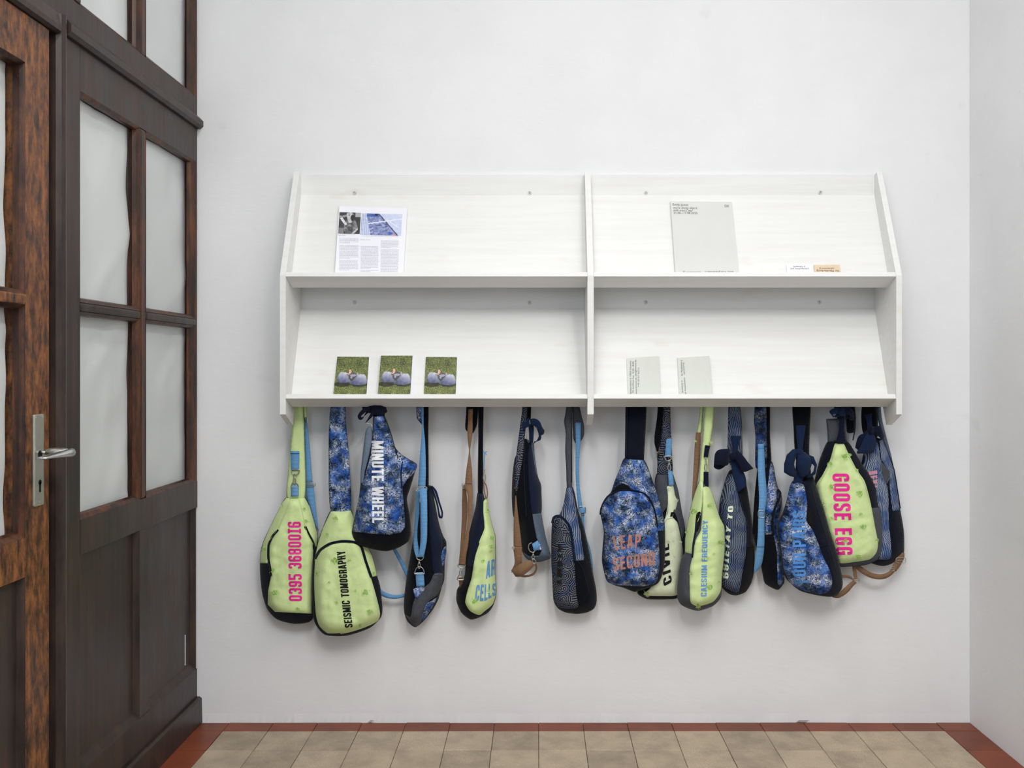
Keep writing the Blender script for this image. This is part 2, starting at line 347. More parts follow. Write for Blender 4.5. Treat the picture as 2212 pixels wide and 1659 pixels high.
# ---------------------------------------------------------------- left partition: door, glazed side light, transom
def dp(px): return D * (1 - (VX - 427) / (VX - px))      # depth of a point seen at px on the partition's face
def zz(py, px): return (VY - py) * S * (VX - 427) / (VX - px)
def LB(name, d0, d1, z0, z1, o0, o1, mat, parent, bev=0.0015):
    return box(name, XL + o0, XL + o1, -max(d0, d1), -min(d0, d1), HZ + z0, HZ + z1, mat, parent, bev)
def lfn(p, q, a): return Vector((XL + p, -q, HZ + a))    # profile in (out, d), extruded in z
def lfz(p, q, a): return Vector((XL + p, -a, HZ + q))    # profile in (out, z), extruded in d
def glazing(parent, d0, d1, z0, z1, rec, beadm, far=0.012, seed=1):
    # chamfered beads on four sides, pane and the tissue sheet taped behind it
    b = 0.010
    prism('glazing_bead', [(0, d0), (-rec, d0), (-rec, d0 + far), (-rec * .45, d0 + far * .75)], lfn, z0, z1, beadm, parent)
    prism('glazing_bead', [(0, d1), (-rec, d1), (-rec, d1 - b), (-rec * .4, d1 - b * .8)], lfn, z0, z1, beadm, parent)
    prism('glazing_bead', [(0, z0), (-rec, z0), (-rec, z0 + b + .004), (-rec * .4, z0 + b)], lfz, d0, d1, beadm, parent)
    prism('glazing_bead', [(0, z1), (-rec, z1), (-rec, z1 - b), (-rec * .4, z1 - b * .8)], lfz, d0, d1, beadm, parent)
    pane = LB('pane', d0, d1, z0, z1, -rec - 0.004, -rec, M['glass'], parent, 0)
    n, m = 14, 36; v = []; f = []
    for j in range(m + 1):
        for i in range(n + 1):
            u, w = i / n, j / m
            q = noise.noise((u * 2.2 + seed * 3, w * 3.5, seed)) * .006 + noise.noise((u * 5 + w * 4 + seed, w * 3 - u * 3, seed + 7)) * .004
            q += .004 * max(0, 1 - abs((u * .55 + w * .9 + .13 * seed) % 1 - .5) * 14)
            v.append(Vector((XL - rec - .018 + q, -(d0 + .006 + u * (d1 - d0 - .012)), HZ + z0 + .004 + w * (z1 - z0 - .008))))
    for j in range(m):
        for i in range(n): a = j * (n + 1) + i; f.append((a, a + 1, a + n + 2, a + n + 1))
    mk('paper_sheet', v, f, M['paperblind'], parent, smooth=True)
def panel(parent, d0, d1, z0, z1, rec, mat):
    LB('panel', d0, d1, z0, z1, -rec - .012, -rec, mat, parent, 0)
    prism('panel_moulding', [(0, z0), (-rec, z0), (-rec, z0 + .026), (-rec * .75, z0 + .022)], lfz, d0, d1, mat, parent)
    prism('panel_moulding', [(0, d0), (-rec, d0), (-rec, d0 + .010)], lfn, z0, z1, mat, parent)
    prism('panel_moulding', [(0, z1), (-rec, z1), (-rec, z1 - .006)], lfz, d0, d1, mat, parent)
zGT, zM1, zM0, zGB, zR, zP = .711, .169, .145, -.389, -.480, -1.036
# side light, window_1
w1 = struct(empty('window_1', (XL, -.45, 0)))
TH = -.045
dS0, dS1 = .798, .879
LB('stile', dS0, dS1, -1.134, .826, TH, 0, M['wooddark'], w1)
LB('rail', .004, dS0, zGT, .826, TH, 0, M['wooddark'], w1)
LB('rail', .004, dS0, zR, zGB, TH, .001, M['wooddark'], w1)
LB('rail', .004, dS0, -1.134, zP, TH, 0, M['wooddark'], w1)
LB('stile', .409, .449, zGB, zGT, TH, .001, M['woodred'], w1, .009)
LB('stile', .004, .016, zR, zGT, TH, 0, M['woodred'], w1)
for a, b in ((.449, dS0), (.016, .409)): LB('glazing_bar', a, b, zM0, zM1, -.03, .002, M['wooddark'], w1, .007)
for i, (a, b, fr) in enumerate(((.449, dS0, .014), (.016, .409, .036))):
    glazing(w1, a, b, zM1, zGT, .018, M['woodred'], fr, 1 + i); glazing(w1, a, b, zGB, zM0, .018, M['woodred'], fr, 4 + i)
LB('stile', .385, .452, zP, zR, TH, -.001, M['wooddark'], w1)
panel(w1, .452, dS0, zP, zR, .016, M['wooddark']); panel(w1, .016, .385, zP, zR, .016, M['wooddark'])
tag(LB('paint_scratch', .070, .073, zz(1442, 404), zz(1376, 404), -.016, -.0145, M['p_white'], w1, 0), 'thin white scratch')
# kick board under it
prism('baseboard_left', [(-.045, -HZ + .001), (.017, -HZ + .001), (.015, -1.140), (.008, -1.134), (-.045, -1.134)], lfz, .002, .94, M['wooddark'])['kind'] = 'structure'
# transom window above the moulding, window_2
w2 = struct(empty('window_2', (XL, -.45, HZ + .9)))
LB('rail', .004, 1.95, .865, .932, TH, 0, M['wooddark'], w2)
LB('stile', dS0, .93, .932, 2.2, TH, .004, M['woodred'], w2, .006)
LB('stile', .409, .449, .932, 2.2, TH, .001, M['woodred'], w2, .009)
LB('stile', .004, .016, .932, 2.2, TH, 0, M['woodred'], w2)
LB('rail', .004, 1.95, 2.2, CEIL - HZ, TH, 0, M['wooddark'], w2)
glazing(w2, .449, dS0, .932, 2.2, .018, M['woodred'], .014, 8); glazing(w2, .016, .409, .932, 2.2, .018, M['woodred'], .036, 9)
LB('stile', 1.88, 1.95, .932, 2.2, TH, 0, M['wooddark'], w2); glazing(w2, .93, 1.88, .932, 2.2, .018, M['woodred'], .014, 10)
# moulding across the head
prism('trim_1', [(-.03, .826), (.010, .826), (.020, .834), (.020, .852), (.008, .865), (-.03, .865)], lfz, -.002, .879, M['wooddark'])['kind'] = 'structure'
prism('trim_2', [(-.05, .815), (.004, .815), (.014, .820), (.016, .832), (.011, .845), (.006, .866), (-.05, .866)], lfz, .915, 2.05, M['wooddark'])['kind'] = 'structure'
# door post between side light and door leaf
prism('trim_3', [(-.05, .880), (.006, .880), (.006, .886), (.014, .889), (.016, .898), (.011, .908), (.0, .914), (-.016, .915), (-.016, .938), (-.05, .938)], lfn, -HZ + .001, .866, M['wooddark'])['kind'] = 'structure'
struct(LB('trim_4', 1.97, 2.05, -HZ + .001, .814, -.05, .01, M['wooddark'], None, .003))
# door leaf
d1_ = struct(empty('door_1', (XL - .03, -1.45, 0.01)))
DO = 0.0; dA, dB, dC = .944, 1.044, 1.86
def DBx(name, a, b, z0, z1, mat, o1=DO, bev=.0015): return LB(name, a, b, z0, z1, -.05, o1, mat, d1_, bev)
DBx('stile', dA, dB, -HZ + .012, .813, M['woodworn']); DBx('stile', dC, 1.965, -HZ + .012, .813, M['woodworn'])
DBx('rail', dB, dC, zGT - .01, .813, M['woodworn'], DO - .0005); DBx('rail', dB, dC, zR, zGB, M['woodworn'], DO - .0005); DBx('rail', dB, dC, -HZ + .012, zP, M['woodworn'], DO - .0005)
LB('glazing_bar', dB, dC, zM0, zM1, -.035, DO + .004, M['woodworn'], d1_, .004)
_XL = XL; XL = XL + DO
for a, b, z0, z1, sd in ((dB, dC, zM1, zGT - .01, 12), (dB, dC, zGB, zM0, 13)):
    glazing(d1_, a, b, z0, z1, .026, M['woodred'], .006, sd)
panel(d1_, dB, dC, zP, zR, .016, M['wooddark'])
XL = _XL
# lock plate and lever
hp0, hp1, hz0, hz1 = .977, 1.018, -.323, -.108
pl = LB('lock_plate', hp0, hp1, hz0, hz1, DO - .001, DO + .007, M['plate'], d1_, .0035); pl['label'] = 'long satin metal lock plate'
def disc(name, d, z, r, rz, o0, o1, mat, parent, seg=20):
    pr = [(d + r * math.cos(q * 2 * math.pi / seg), z + rz * math.sin(q * 2 * math.pi / seg)) for q in range(seg)]
    return prism(name, pr, lambda p, q, a: Vector((XL + a, -p, HZ + q)), o0, o1, mat, parent)
fo = DO + .007
disc('handle_hole', .996, -.203, .0085, .0095, fo - .002, fo + .0004, M['hole'], pl)
disc('keyhole', .996, -.268, .0062, .0062, fo - .002, fo + .0004, M['hole'], pl)
LB('keyhole', .9925, .9995, -.291, -.268, fo - .002, fo + .0004, M['hole'], pl, 0)
for d, z in ((.984, -.1155), (1.010, -.1155), (.996, -.315)): disc('screw', d, z, .0028, .0028, fo - .001, fo + .0008, M['steel'], pl, 12)
def HP(o, d, z): return Vector((XL + o, -d, HZ + z))
hd = tube('lever', [HP(fo + .014, .993, -.198), HP(fo + .021, .993, -.198), HP(fo + .0215, .993, -.1975), HP(fo + .040, .993, -.1975), HP(fo + .060, .993, -.198), HP(fo + .068, .995, -.198)], [.0075, .0075, .0100, .0112, .0100, .004], M['steel'], d1_, 16)
hd['label'] = 'brushed steel lever handle'
v = []; f = []
st = [(.985, .069, .0095, .0100), (.998, .067, .0110, .0095), (1.02, .060, .0118, .0075), (1.045, .052, .0122, .0052), (1.068, .046, .0122, .0038), (1.074, .045, .0110, .0030)]
for d, o, hw, ht in st:
    for q in range(12):
        a = q * math.pi / 6; v.append(HP(fo + o + hw * math.cos(a), d, -.199 + ht * math.sin(a) - (d - .985) * .06))
for i in range(len(st) - 1):
    for q in range(12): f.append((i * 12 + q, i * 12 + (q + 1) % 12, (i + 1) * 12 + (q + 1) % 12, (i + 1) * 12 + q))
f += [tuple(range(12)), tuple(range(len(st) * 12 - 1, len(st) * 12 - 13, -1))]
mk('grip', v, f, M['steel'], hd, smooth=True, fixn=True)
tube('spindle', [HP(fo - .004, .993, -.199), HP(fo + .018, .993, -.198)], .0042, M['steel'], hd)

# ---------------------------------------------------------------- the wall shelf
xLi = (652 - VX) * S; xRi = (1886 - VX) * S; TKx = .0192; xD0 = (1269 - VX) * S / 1.069; xD1 = (1282.6 - VX) * S / 1.069
shelf = tag(empty('wall_shelf', (0.17, 0, HZ - .2)), 'long white wooden display shelf with two slanted tiers on the back wall', 'shelf')
def sfn(p, q, a): return Vector((a, -p, HZ + q))         # profile in (d, z), extruded in x
side = [(.002, .660), (.032, .672), (.200, .300), (.200, -.150), (.115, -.190), (.002, .046)]
for a, b in ((xLi - TKx, xLi), (xRi, xRi + TKx), (xD0, xD1)): prism('side_panel' if a != xD0 else 'divider', side, sfn, a, b, M['whitewood'], shelf, .0014)
for (x0, x1) in ((xLi, xD0), (xD1, xRi)):
    for (zt, zb, bd0, bz0, bt, zf, bz1) in ((.666, .592, .012, .597, .4076, .296, .285), (.300, .196, .015, .203, .400, -.099, -.108)):
        prism('back_strip', [(.001, zb), (.013, zb), (.013, zt), (.001, zt)], sfn, x0, x1, M['whitewood'], shelf, .0008)
        e = bd0 + (bz0 - bz1) * bt
        prism('slanted_board', [(bd0, bz0), (e, bz1), (e - .013, bz1 - .004), (max(.0015, bd0 - .014), bz0 - .012)], sfn, x0, x1, M['whitewood'], shelf, .0008)
        u = (-.927, -.375); nn = (-.375, .927); F = (.200, zf); L = .080; tk = .016
        prism('ledge', [F, (F[0] + u[0] * L, F[1] + u[1] * L), (F[0] + u[0] * L + nn[0] * tk, F[1] + u[1] * L + nn[1] * tk), (F[0] + nn[0] * tk, F[1] + nn[1] * tk)], sfn, x0, x1, M['whitewood'], shelf, .0016)
for px, py in ((766, 417), (1144, 417), (1395, 417), (1772, 416), (766, 653), (1144, 654), (1395, 653), (1770, 653)):
    c = P(px, py, .0135); n = 16
    ring = [c + Vector((math.cos(q * 2 * math.pi / n) * .0058, 0, math.sin(q * 2 * math.pi / n) * .0058)) for q in range(n)]
    sc = mk('screw', *joinvf([tube_vf(ring, .0013, 6, True), tube_vf([c + Vector((0, .004, 0)), c + Vector((0, -.0012, 0))], .003, 8)]), M['steel'], shelf, smooth=True)
HOOKS = [640, 733, 815, 912, 1022, 1136, 1237, 1374, 1436, 1520, 1590, 1645, 1730, 1826, 1878]
for x0, x1 in ((xLi + .004, xD0 - .004), (xD1 + .004, xRi - .004)):
    hr = box('hook_rail', x0, x1, -.018, -.001, HZ - .118, HZ - .062, M['whitewood'], shelf, .001)
    for hx in HOOKS:
        c = P(hx, 846, .07)
        if x0 < c.x < x1:
            z = HZ - .082; tube('hook', [(c.x, -.016, z), (c.x, -.078, z), (c.x, -.092, z + .004), (c.x, -.098, z + .014)], .0035, M['steel'], hr)

# ---------------------------------------------------------------- printed matter on the slanted boards
TIER = {0: (.012, .597, .4076), 1: (.015, .203, .400)}
def onboard(px, py, tier, lift):
    d0, z0, tt = TIER[tier]; d0 = d0 + lift * math.sqrt(1 + tt * tt)
    c = (VY - py) * S
    d = (d0 + (z0 - c) * tt) / (1 - c * tt / D)
    return P(px, py, d)
def lerp(a, b, u): return a + (b - a) * u
def quadfn(TL, TR, BR, BL, tier, lift, curl=None):
    def fn(u, v):                                        # u left to right, v top to bottom
        x = lerp(lerp(TL[0], TR[0], u), lerp(BL[0], BR[0], u), v); y = lerp(lerp(TL[1], TR[1], u), lerp(BL[1], BR[1], u), v)
        return onboard(x, y, tier, lift + (curl(u, v) if curl else 0))
    return fn
def slab(name, fn, fnb, nu, nv, mat, parent):
    v = []; f = []
    for g in (fn, fnb):
        for j in range(nv + 1):
            for i in range(nu + 1): v.append(g(i / nu, j / nv))
    N = (nu + 1) * (nv + 1)
    for j in range(nv):
        for i in range(nu):
            a = j * (nu + 1) + i; q = (a, a + nu + 1, a + nu + 2, a + 1); f.append(q); f.append(tuple(N + k for k in reversed(q)))
    rim = [i for i in range(nu + 1)] + [(j + 1) * (nu + 1) + nu for j in range(nv)] + [nv * (nu + 1) + i for i in range(nu - 1, -1, -1)] + [j * (nu + 1) for j in range(nv - 1, 0, -1)]
    for k in range(len(rim)): a, b = rim[k], rim[(k + 1) % len(rim)]; f.append((a, b, b + N, a + N))
    return mk(name, v, f, mat, parent, fixn=True)
def extend(BL, TL, y):                                   # continue a side line down to the hidden ledge contact
    u = (y - TL[1]) / (BL[1] - TL[1]); return (TL[0] + (BL[0] - TL[0]) * u, y)
def picture(name, fn, u0, u1, v0, v1, nx, ny, colfn, parent):
    v = []; f = []; cols = []
    for j in range(ny + 1):
        for i in range(nx + 1):
            a, b = i / nx, j / ny; v.append(fn(lerp(u0, u1, a), lerp(v0, v1, b))); c = colfn(a, b); cols += [lin(c[0]), lin(c[1]), lin(c[2]), 1]
    for j in range(ny):
        for i in range(nx): q = j * (nx + 1) + i; f.append((q, q + nx + 1, q + nx + 2, q + 1))
    o = mk(name, v, f, M['vcol'], parent)
    ca = o.data.color_attributes.new('Col', 'FLOAT_COLOR', 'POINT'); ca.data.foreach_set('color', cols)
    return o
def text_vf(txt, shear=0.0, offset=0.0):
    cu = bpy.data.curves.new('t', 'FONT'); cu.body = txt; cu.shear = shear; cu.offset = offset; cu.resolution_u = 3
    ob = bpy.data.objects.new('t', cu); COL.objects.link(ob); dg = bpy.context.evaluated_depsgraph_get(); dg.update()
    me = ob.evaluated_get(dg).to_mesh(); v = [(q.co.x, q.co.y) for q in me.vertices]; f = [tuple(p.vertices) for p in me.polygons]
    ob.evaluated_get(dg).to_mesh_clear(); bpy.data.objects.remove(ob); bpy.data.curves.remove(cu)
    return v, f
def flat_text(name, lines, fn, mat, parent):
    # one object per line: (text, start(u,v), end(u,v), cap height vector (du,dv), shear)
    for txt, s, e, hv, sh in lines:
        v, f = text_vf(txt, sh); w = max(q[0] for q in v); V = []
        for x, y in v: a = x / w; b = y / .70; V.append(fn(lerp(s[0], e[0], a) + hv[0] * b, lerp(s[1], e[1], a) + hv[1] * b))
        mk(name, V, f, mat, parent)
# magazine page, open
random.seed(3)
YU, YD = 606, 867
TLm, TRm, BRm, BLm = (733, 445.5), (880, 450), (871.8, 589.5), (723.3, 589.5)
bl = extend(BLm, TLm, YU); br = extend(BRm, TRm, YU)
mag = tag(empty('magazine', onboard(797, 604, 0, 0)), 'open magazine page with two photos and three text columns on the upper left shelf', 'magazine', 'printed matter on the shelf')
cu_ = lambda u, v: .006 * math.exp(-u * 7) * (1 - .3 * v) + .003 * (1 - v) * u
qm = lambda l: quadfn(TLm, TRm, br, bl, 0, l, cu_)
vis = (589.5 - 447.5) / (YU - 447.5)
slab('pages', qm(.006), qm(.0005), 14, 4, M['whitepaper'], mag)
PG = qm(.0064)
def pv(y): return (y - 140) / (1475 - 140) * vis          # crop row to page v
def pu(x, y): return (x - lerp(330, 215, (y - 140) / 1330)) / (lerp(1660, 1580, (y - 140) / 1330) - lerp(330, 215, (y - 140) / 1330))
def seg(px, py, ax, ay, bx, by):
    vx, vy = bx - ax, by - ay; q = max(0, min(1, ((px - ax) * vx + (py - ay) * vy) / (vx * vx + vy * vy + 1e-9)))
    return math.hypot(px - ax - vx * q, py - ay - vy * q)
def bwphoto(a, b):
    g = 62 + 20 * noise.noise((a * 3, b * 3, 1))
    if a > .74 and b < .2: g = 170
    if b > .73 and a < .25: g = 120 + 40 * a
    body = math.hypot((a - .55) / .30, (b - .68) / .42)
    if body < 1: g = 70 + 75 * max(-.6, noise.noise((a * 9, b * 9, 5))) + 30
    for ax, ay, bx, by, w, c in ((.06, .22, .32, .55, .055, 215), (.06, .22, .32, .16, .045, 150), (.45, .25, .52, .42, .08, 190), (.74, .45, .86, .75, .05, 130), (.86, .78, .68, .98, .04, 190)):
        if seg(a, b, ax, ay, bx, by) < w: g = c + 30 * noise.noise((a * 14, b * 14, 2))
    if math.hypot((a - .5) / .17, (b - .13) / .14) < 1: g = 205 - 100 * max(0, noise.noise((a * 12, b * 12, 9)) + .2)
    if math.hypot((a - .62) / .09, (b - .24) / .14) < 1: g = 45
    g = max(18, min(235, g)); return (g, g, g + 3)
def bluephoto(a, b):
    n_ = noise.noise((a * 12, b * 12, 3)); n2 = noise.noise((a * 30, b * 30, 4))
    l = .12 + .13 * b; r = .42 + .50 * b                   # floor between two walls
    c = [200 + 20 * n_, 208 + 16 * n_, 232 + 10 * n_]
    if l < a < r: c = [128 + 70 * n_ + 60 * n2, 138 + 66 * n_ + 56 * n2, 182 + 50 * n_ + 36 * n2]
    if a < l and (a * 22) % 1 < .3: c = [150, 165, 195]
    if abs(a - r) < .018: c = [70, 76, 110]
    if b < .14 and .13 < a < .44: c = [70 + 40 * n_, 100 + 40 * n_, 170]
    if b < .1 and .33 < a < .4: c = [30, 30, 60]
    if seg(a, b, .2, .46, 1, .22) < .022: c = [226, 232, 246]
    if seg(a, b, .72, .37, .93, .62) < .012: c = [232, 236, 246]
    if math.hypot(a - .74, b - .9) < .05: c = [40, 96, 190]
    if math.hypot(a - .82, b - .96) < .05: c = [196, 140, 150]
    return [max(0, min(250, q)) for q in c]
ph = picture('photograph', PG, pu(332, 255), pu(752, 255), pv(258), pv(688), 46, 46, bwphoto, mag); ph['label'] = 'black and white photograph of a posing figure'
ph = picture('photograph', PG, pu(768, 265), pu(1558, 290), pv(268), pv(708), 84, 46, bluephoto, mag); ph['label'] = 'blue photograph of a littered corridor'
def dashes(name, rows, parent, fn, mat, hv):
    V = []; F = []
    for u0, u1, v in rows:
        u = u0
        while u < u1 - .006:
            w = min(random.uniform(.008, .034), u1 - u); o = len(V)
            V += [fn(u, v), fn(u + w, v), fn(u + w, v + hv), fn(u, v + hv)]; F.append((o + 3, o + 2, o + 1, o)); u += w + .006
    return mk(name, V, F, mat, parent)
rows = []
for x0, x1, blocks in ((290, 690, ((775, 880), (915, 1195), (1225, 1435))), (715, 1090, ((935, 1390), (1420, 1465))), (1110, 1490, ((815, 965), (995, 1460)))):
    for ya, yb in blocks:
        y = ya
        while y < yb:
            k = (y - 140) / 1330; xs = lerp(25, -8, k)
            rows.append((pu(x0 + xs + 20, y), pu(x1 + xs, y) - (.12 if y + 24 >= yb and random.random() < .8 else random.uniform(0, .012)), pv(y))); y += 23.5
rows += [(pu(300, 705), pu(640, 705), pv(705)), (pu(300, 722), pu(440, 722), pv(722)), (pu(750, 722), pu(1490, 730), pv(722))]
dashes('text_columns', rows, mag, PG, M['p_grey'], .0052)
flat_text('headline', [('Emily Jones', (pu(735, 812), pv(812)), (pu(925, 812), pv(814)), (0, -.017), 0)], PG, M['p_grey'], mag)
# tall grey booklet
TLb, TRb, BRb, BLb = (1448.3, 434.5), (1580.5, 436), (1596.4, 588), (1459, 588)
bl = extend(BLb, TLb, YU); br = extend(BRb, TRb, YU)
bk = tag(empty('booklet', onboard(1528, 604, 0, 0)), 'large light grey booklet lettered DE in its corner on the upper right shelf', 'booklet', 'printed matter on the shelf')
qb = lambda l: quadfn(TLb, TRb, br, bl, 0, l)
slab('pages', qb(.0092), qb(.0004), 2, 2, M['greypaper'], bk); slab('cover', qb(.0104), qb(.0094), 2, 2, M['greypaper'], bk)
qt = quadfn(TLb, TRb, BRb, BLb, 0, .0107)
flat_text('lettering', [('Emily Jones', (.028, .062), (.285, .064), (0, -.032), 0), ("we're doing alien's", (.03, .105), (.43, .108), (0, -.030), .35), ("milk aren't we?", (.03, .140), (.355, .144), (0, -.030), .35), ('21.06.\u201317.08.2025', (.035, .178), (.425, .180), (0, -.030), 0), ('DE', (.875, .075), (.95, .076), (0, -.032), 0),
    ('Kunstverein', (.12, 1.012), (.40, 1.012), (0, -.032), 0), ('und Vorpommern', (.915, .984), (.47, .984), (0, .032), 0)], qt, M['ink'], bk)
# two small cards at the right
def card(name, label, TLc, TRc, BRc, BLc, tier, th, mat, lines, ink, y):
    bl = extend(BLc, TLc, y); br = extend(BRc, TRc, y)
    r = tag(empty(name, onboard((TLc[0] + TRc[0]) / 2, y, tier, 0)), label, 'card', 'printed matter on the shelf')
    q = lambda l: quadfn(TLc, TRc, br, bl, tier, l)
    slab('card_stock', q(th), q(.0004), 2, 2, mat, r)
    flat_text('lettering', lines, quadfn(TLc, TRc, BRc, BLc, tier, th + .0003), ink, r); return r
card('small_card', 'small white card with upside-down print, left of the beige card', (1698, 572), (1754, 572), (1756.5, 587.5), (1700, 587.5), 0, .004, M['whitepaper'],
     [('in Schwerin', (.73, .14), (.27, .14), (0, .26), 0), ('und Vorpommern', (.14, .62), (.86, .62), (0, -.26), 0)], M['p_dark'], YU)
card('small_card', 'small beige card with black print at the right end of the upper shelf', (1758, 572), (1814, 571.7), (1816.5, 587.5), (1760, 587.5), 0, .004, M['beigepaper'],
     [('Kunstverein', (.2, .60), (.76, .58), (0, -.25), 0), ('f\u00fcr Mecklenburg', (.92, .72), (.08, .72), (0, .27), 0)], M['ink'], YU)
# three stacks of picture postcards
LEFT = [(.055, .60), (.09, .49), (.152, .42), (.30, .415), (.36, .47), (.40, .56), (.49, .655), (.43, .69), (.335, .70), (.20, .70), (.10, .68)]
RIGHT = [(.455, .725), (.57, .62), (.69, .49), (.78, .465), (.89, .47), (.94, .53), (.98, .63), (.975, .725), (.80, .765), (.56, .752)]
def inpoly(p, x, y):
    r = False
    for i in range(len(p)):
        (x0, y0), (x1, y1) = p[i - 1], p[i]
        if (y0 > y) != (y1 > y) and x < (x1 - x0) * (y - y0) / (y1 - y0) + x0: r = not r
    return r
def meadow(a, b):
    n_ = noise.noise((a * 26, b * 30, 1)); n2 = noise.noise((a * 60 + n_, b * 55, 5)); n3 = noise.noise((a * 5, b * 6, 2))
    g = .56 + .42 * n_ + .62 * n2 + .2 * n3 - (.10 if b < .25 else 0); g = max(.05, min(1.1, g)); c = [42 + 112 * g, 50 + 112 * g, 28 + 62 * g]
    def el(cx, cy, rx, ry, p=2.0): return (abs((a - cx) / rx) ** p + abs((b - cy) / ry) ** p)
    if el(.24, .74, .26, .07) < 1: c = [q * .45 for q in c]
    if el(.76, .74, .26, .07) < 1: c = [q * .45 for q in c]
    def stone(hi):
        q = .5 + .5 * hi + .25 * noise.noise((a * 10, b * 10, 8)) + .14 * n2
        return [92 + 118 * q, 96 + 116 * q, 128 + 98 * q]
    if el(.545, .54, .13, .12) < 1: c = [78 + 90 * (.6 - b + .3 * n_), 76 + 80 * (.6 - b), 84 + 76 * (.6 - b)]
    if el(.55, .50, .1, .03) < 1 or el(.50, .55, .03, .035) < 1: c = [168, 162, 176]
    if el(.68, .465, .035, .04) < 1: c = [178, 160, 162]
    if el(.445, .40, .038, .055) < 1: c = [236, 150, 140] if el(.45, .40, .026, .042) < 1 else [246, 214, 206]
    if seg(a, b, .28, .43, .42, .47) < .014: c = [220, 190, 182]
    if inpoly(LEFT, a, b): c = stone(max(-1, min(1, (.52 - b) * 8 + (a - .2) * 1.2)))
    if inpoly(RIGHT, a, b): c = stone(max(-1, min(1, (.56 - b + (a - .7) * .3) * 7)))
    return [max(0, min(255, q)) for q in c]
def T6(x, y): return (700 + x / 7.135, 750 + y / 7.135)
for TLc, TRc, BRc, BLc, th, lab in ((T6(205, 145), T6(695, 150), T6(655, 718), T6(143, 718), .008, 'thin stack of grass postcards, left one of three on the lower shelf'),
        (T6(878, 130), T6(1365, 130), T6(1330, 718), T6(828, 718), .016, 'thickest stack of grass postcards, middle one of three on the lower shelf'),
        (T6(1570, 150), T6(2050, 152), T6(2030, 720), T6(1537, 720), .004, 'thinnest stack of grass postcards, right one of three on the lower shelf')):
    bl = extend(BLc, TLc, YD); br = extend(BRc, TRc, YD)
    r = tag(empty('postcard_stack', onboard((bl[0] + br[0]) / 2, YD, 1, 0)), lab, 'postcards', 'picture postcards on the shelf')
    q = lambda l: quadfn(TLc, TRc, br, bl, 1, l)
    nc = max(2, int(th / .002)); fan = {.008: 3.2, .016: 6.0, .004: 1.0}[th]
    for k in range(nc):
        e = fan * (1 - k / (nc - 1)); sh = lambda p: (p[0] + e, p[1] + e * .35)
        qk = lambda l, A=sh(TLc), Bq=sh(TRc), Cq=(br[0] + e * .9, br[1]), Dq=(bl[0] + e * .9, bl[1]): quadfn(A, Bq, Cq, Dq, 1, l)
        slab('card', qk(.0006 + (k + 1) * th / nc - .0002), qk(.0006 + k * th / nc), 1, 1, M['whitepaper'], r)
    vv = (T6(0, 720)[1] - TLc[1]) / (YD - TLc[1])
    picture('picture', q(th + .0009), 0, 1, 0, 1, 84, 116, lambda a, b: meadow(a, b / vv), r)
# two small grey leaflets
def T7(x, y): return (1340 + x / 10.05, 750 + y / 10.05)
def leaflet(label, TLc, TRc, BRc, BLc, curl, lines, th):
    bl = extend(BLc, TLc, YD); br = extend(BRc, TRc, YD)
    r = tag(empty('leaflet', onboard((bl[0] + br[0]) / 2, YD, 1, 0)), label, 'leaflet', 'printed matter on the shelf')
    slab('sheets', quadfn(TLc, TRc, br, bl, 1, th, curl), quadfn(TLc, TRc, br, bl, 1, .0004, curl), 10, 4, M['greypaper2'], r)
    flat_text('lettering', lines, quadfn(TLc, TRc, BRc, BLc, 1, th + .0003, lambda u, v: curl(u, v * .93)), M['ink'], r)
leaflet('small grey leaflet with four lines of vertical print, lower right tier near the divider', T7(133, 242), T7(838, 190), T7(872, 1015), T7(165, 1015), lambda u, v: .010 * (1 - v) * u * u + .004 * u, [
    ('Spieltordamm 5, 19055 Schwerin', (.105, 1.0), (.145, .08), (-.052, 0), 0), ('Mi\u2013So/Wed\u2013Sun 15:00\u201318:00', (.185, .97), (.225, .10), (-.052, 0), 0),
    ('www.kvmvsn.de, info@kvmvsn.de', (.275, 1.0), (.30, .06), (-.052, 0), 0), ('+49 159 017 822 51', (.355, .81), (.385, .28), (-.050, 0), 0)], .003)
leaflet('small grey leaflet with curled top edge, right of the four-line leaflet', T7(1240, 232), T7(1930, 190), T7(1995, 1020), T7(1285, 1020), lambda u, v: .012 * (1 - v) * u ** 3 + .003 * u, [
    ('f\u00fcr Mecklenburg', (.135, .50), (.135, .07), (-.055, 0), 0),
    ('Kunstverein', (.155, .14), (.165, .46), (.058, 0), 0), ('in Schwerin', (.078, .62), (.080, .96), (.052, 0), 0), ('und Vorpommern', (.21, 1.04), (.20, .55), (-.055, 0), 0)], .006)
# ---------------------------------------------------------------- sling bags: sewing kit
STEP = 3.6
def resample(pts, closed, step, smooth=True):
    p = np.array(pts, float); n = len(p); out = []
    for i in range(n if closed else n - 1):
        a, b = p[i], p[(i + 1) % n]
        m0 = p[i - 1] if (closed or i > 0) else a; m3 = p[(i + 2) % n] if (closed or i + 2 < n) else b
        L = np.linalg.norm(b - a); k = max(1, int(round(L / step)))
        ta = (b - m0) * .38; tb = (m3 - a) * .38
        # limit overshoot at sharp corners
        la, lb = np.linalg.norm(ta), np.linalg.norm(tb)
        if la > L: ta *= L / la
        if lb > L: tb *= L / lb
        for j in range(k):
            u = j / k
            if smooth: out.append((2 * u ** 3 - 3 * u * u + 1) * a + (u ** 3 - 2 * u * u + u) * ta + (-2 * u ** 3 + 3 * u * u) * b + (u ** 3 - u * u) * tb)
            else: out.append(a + (b - a) * u)
    if not closed: out.append(p[-1])
    return np.array(out)
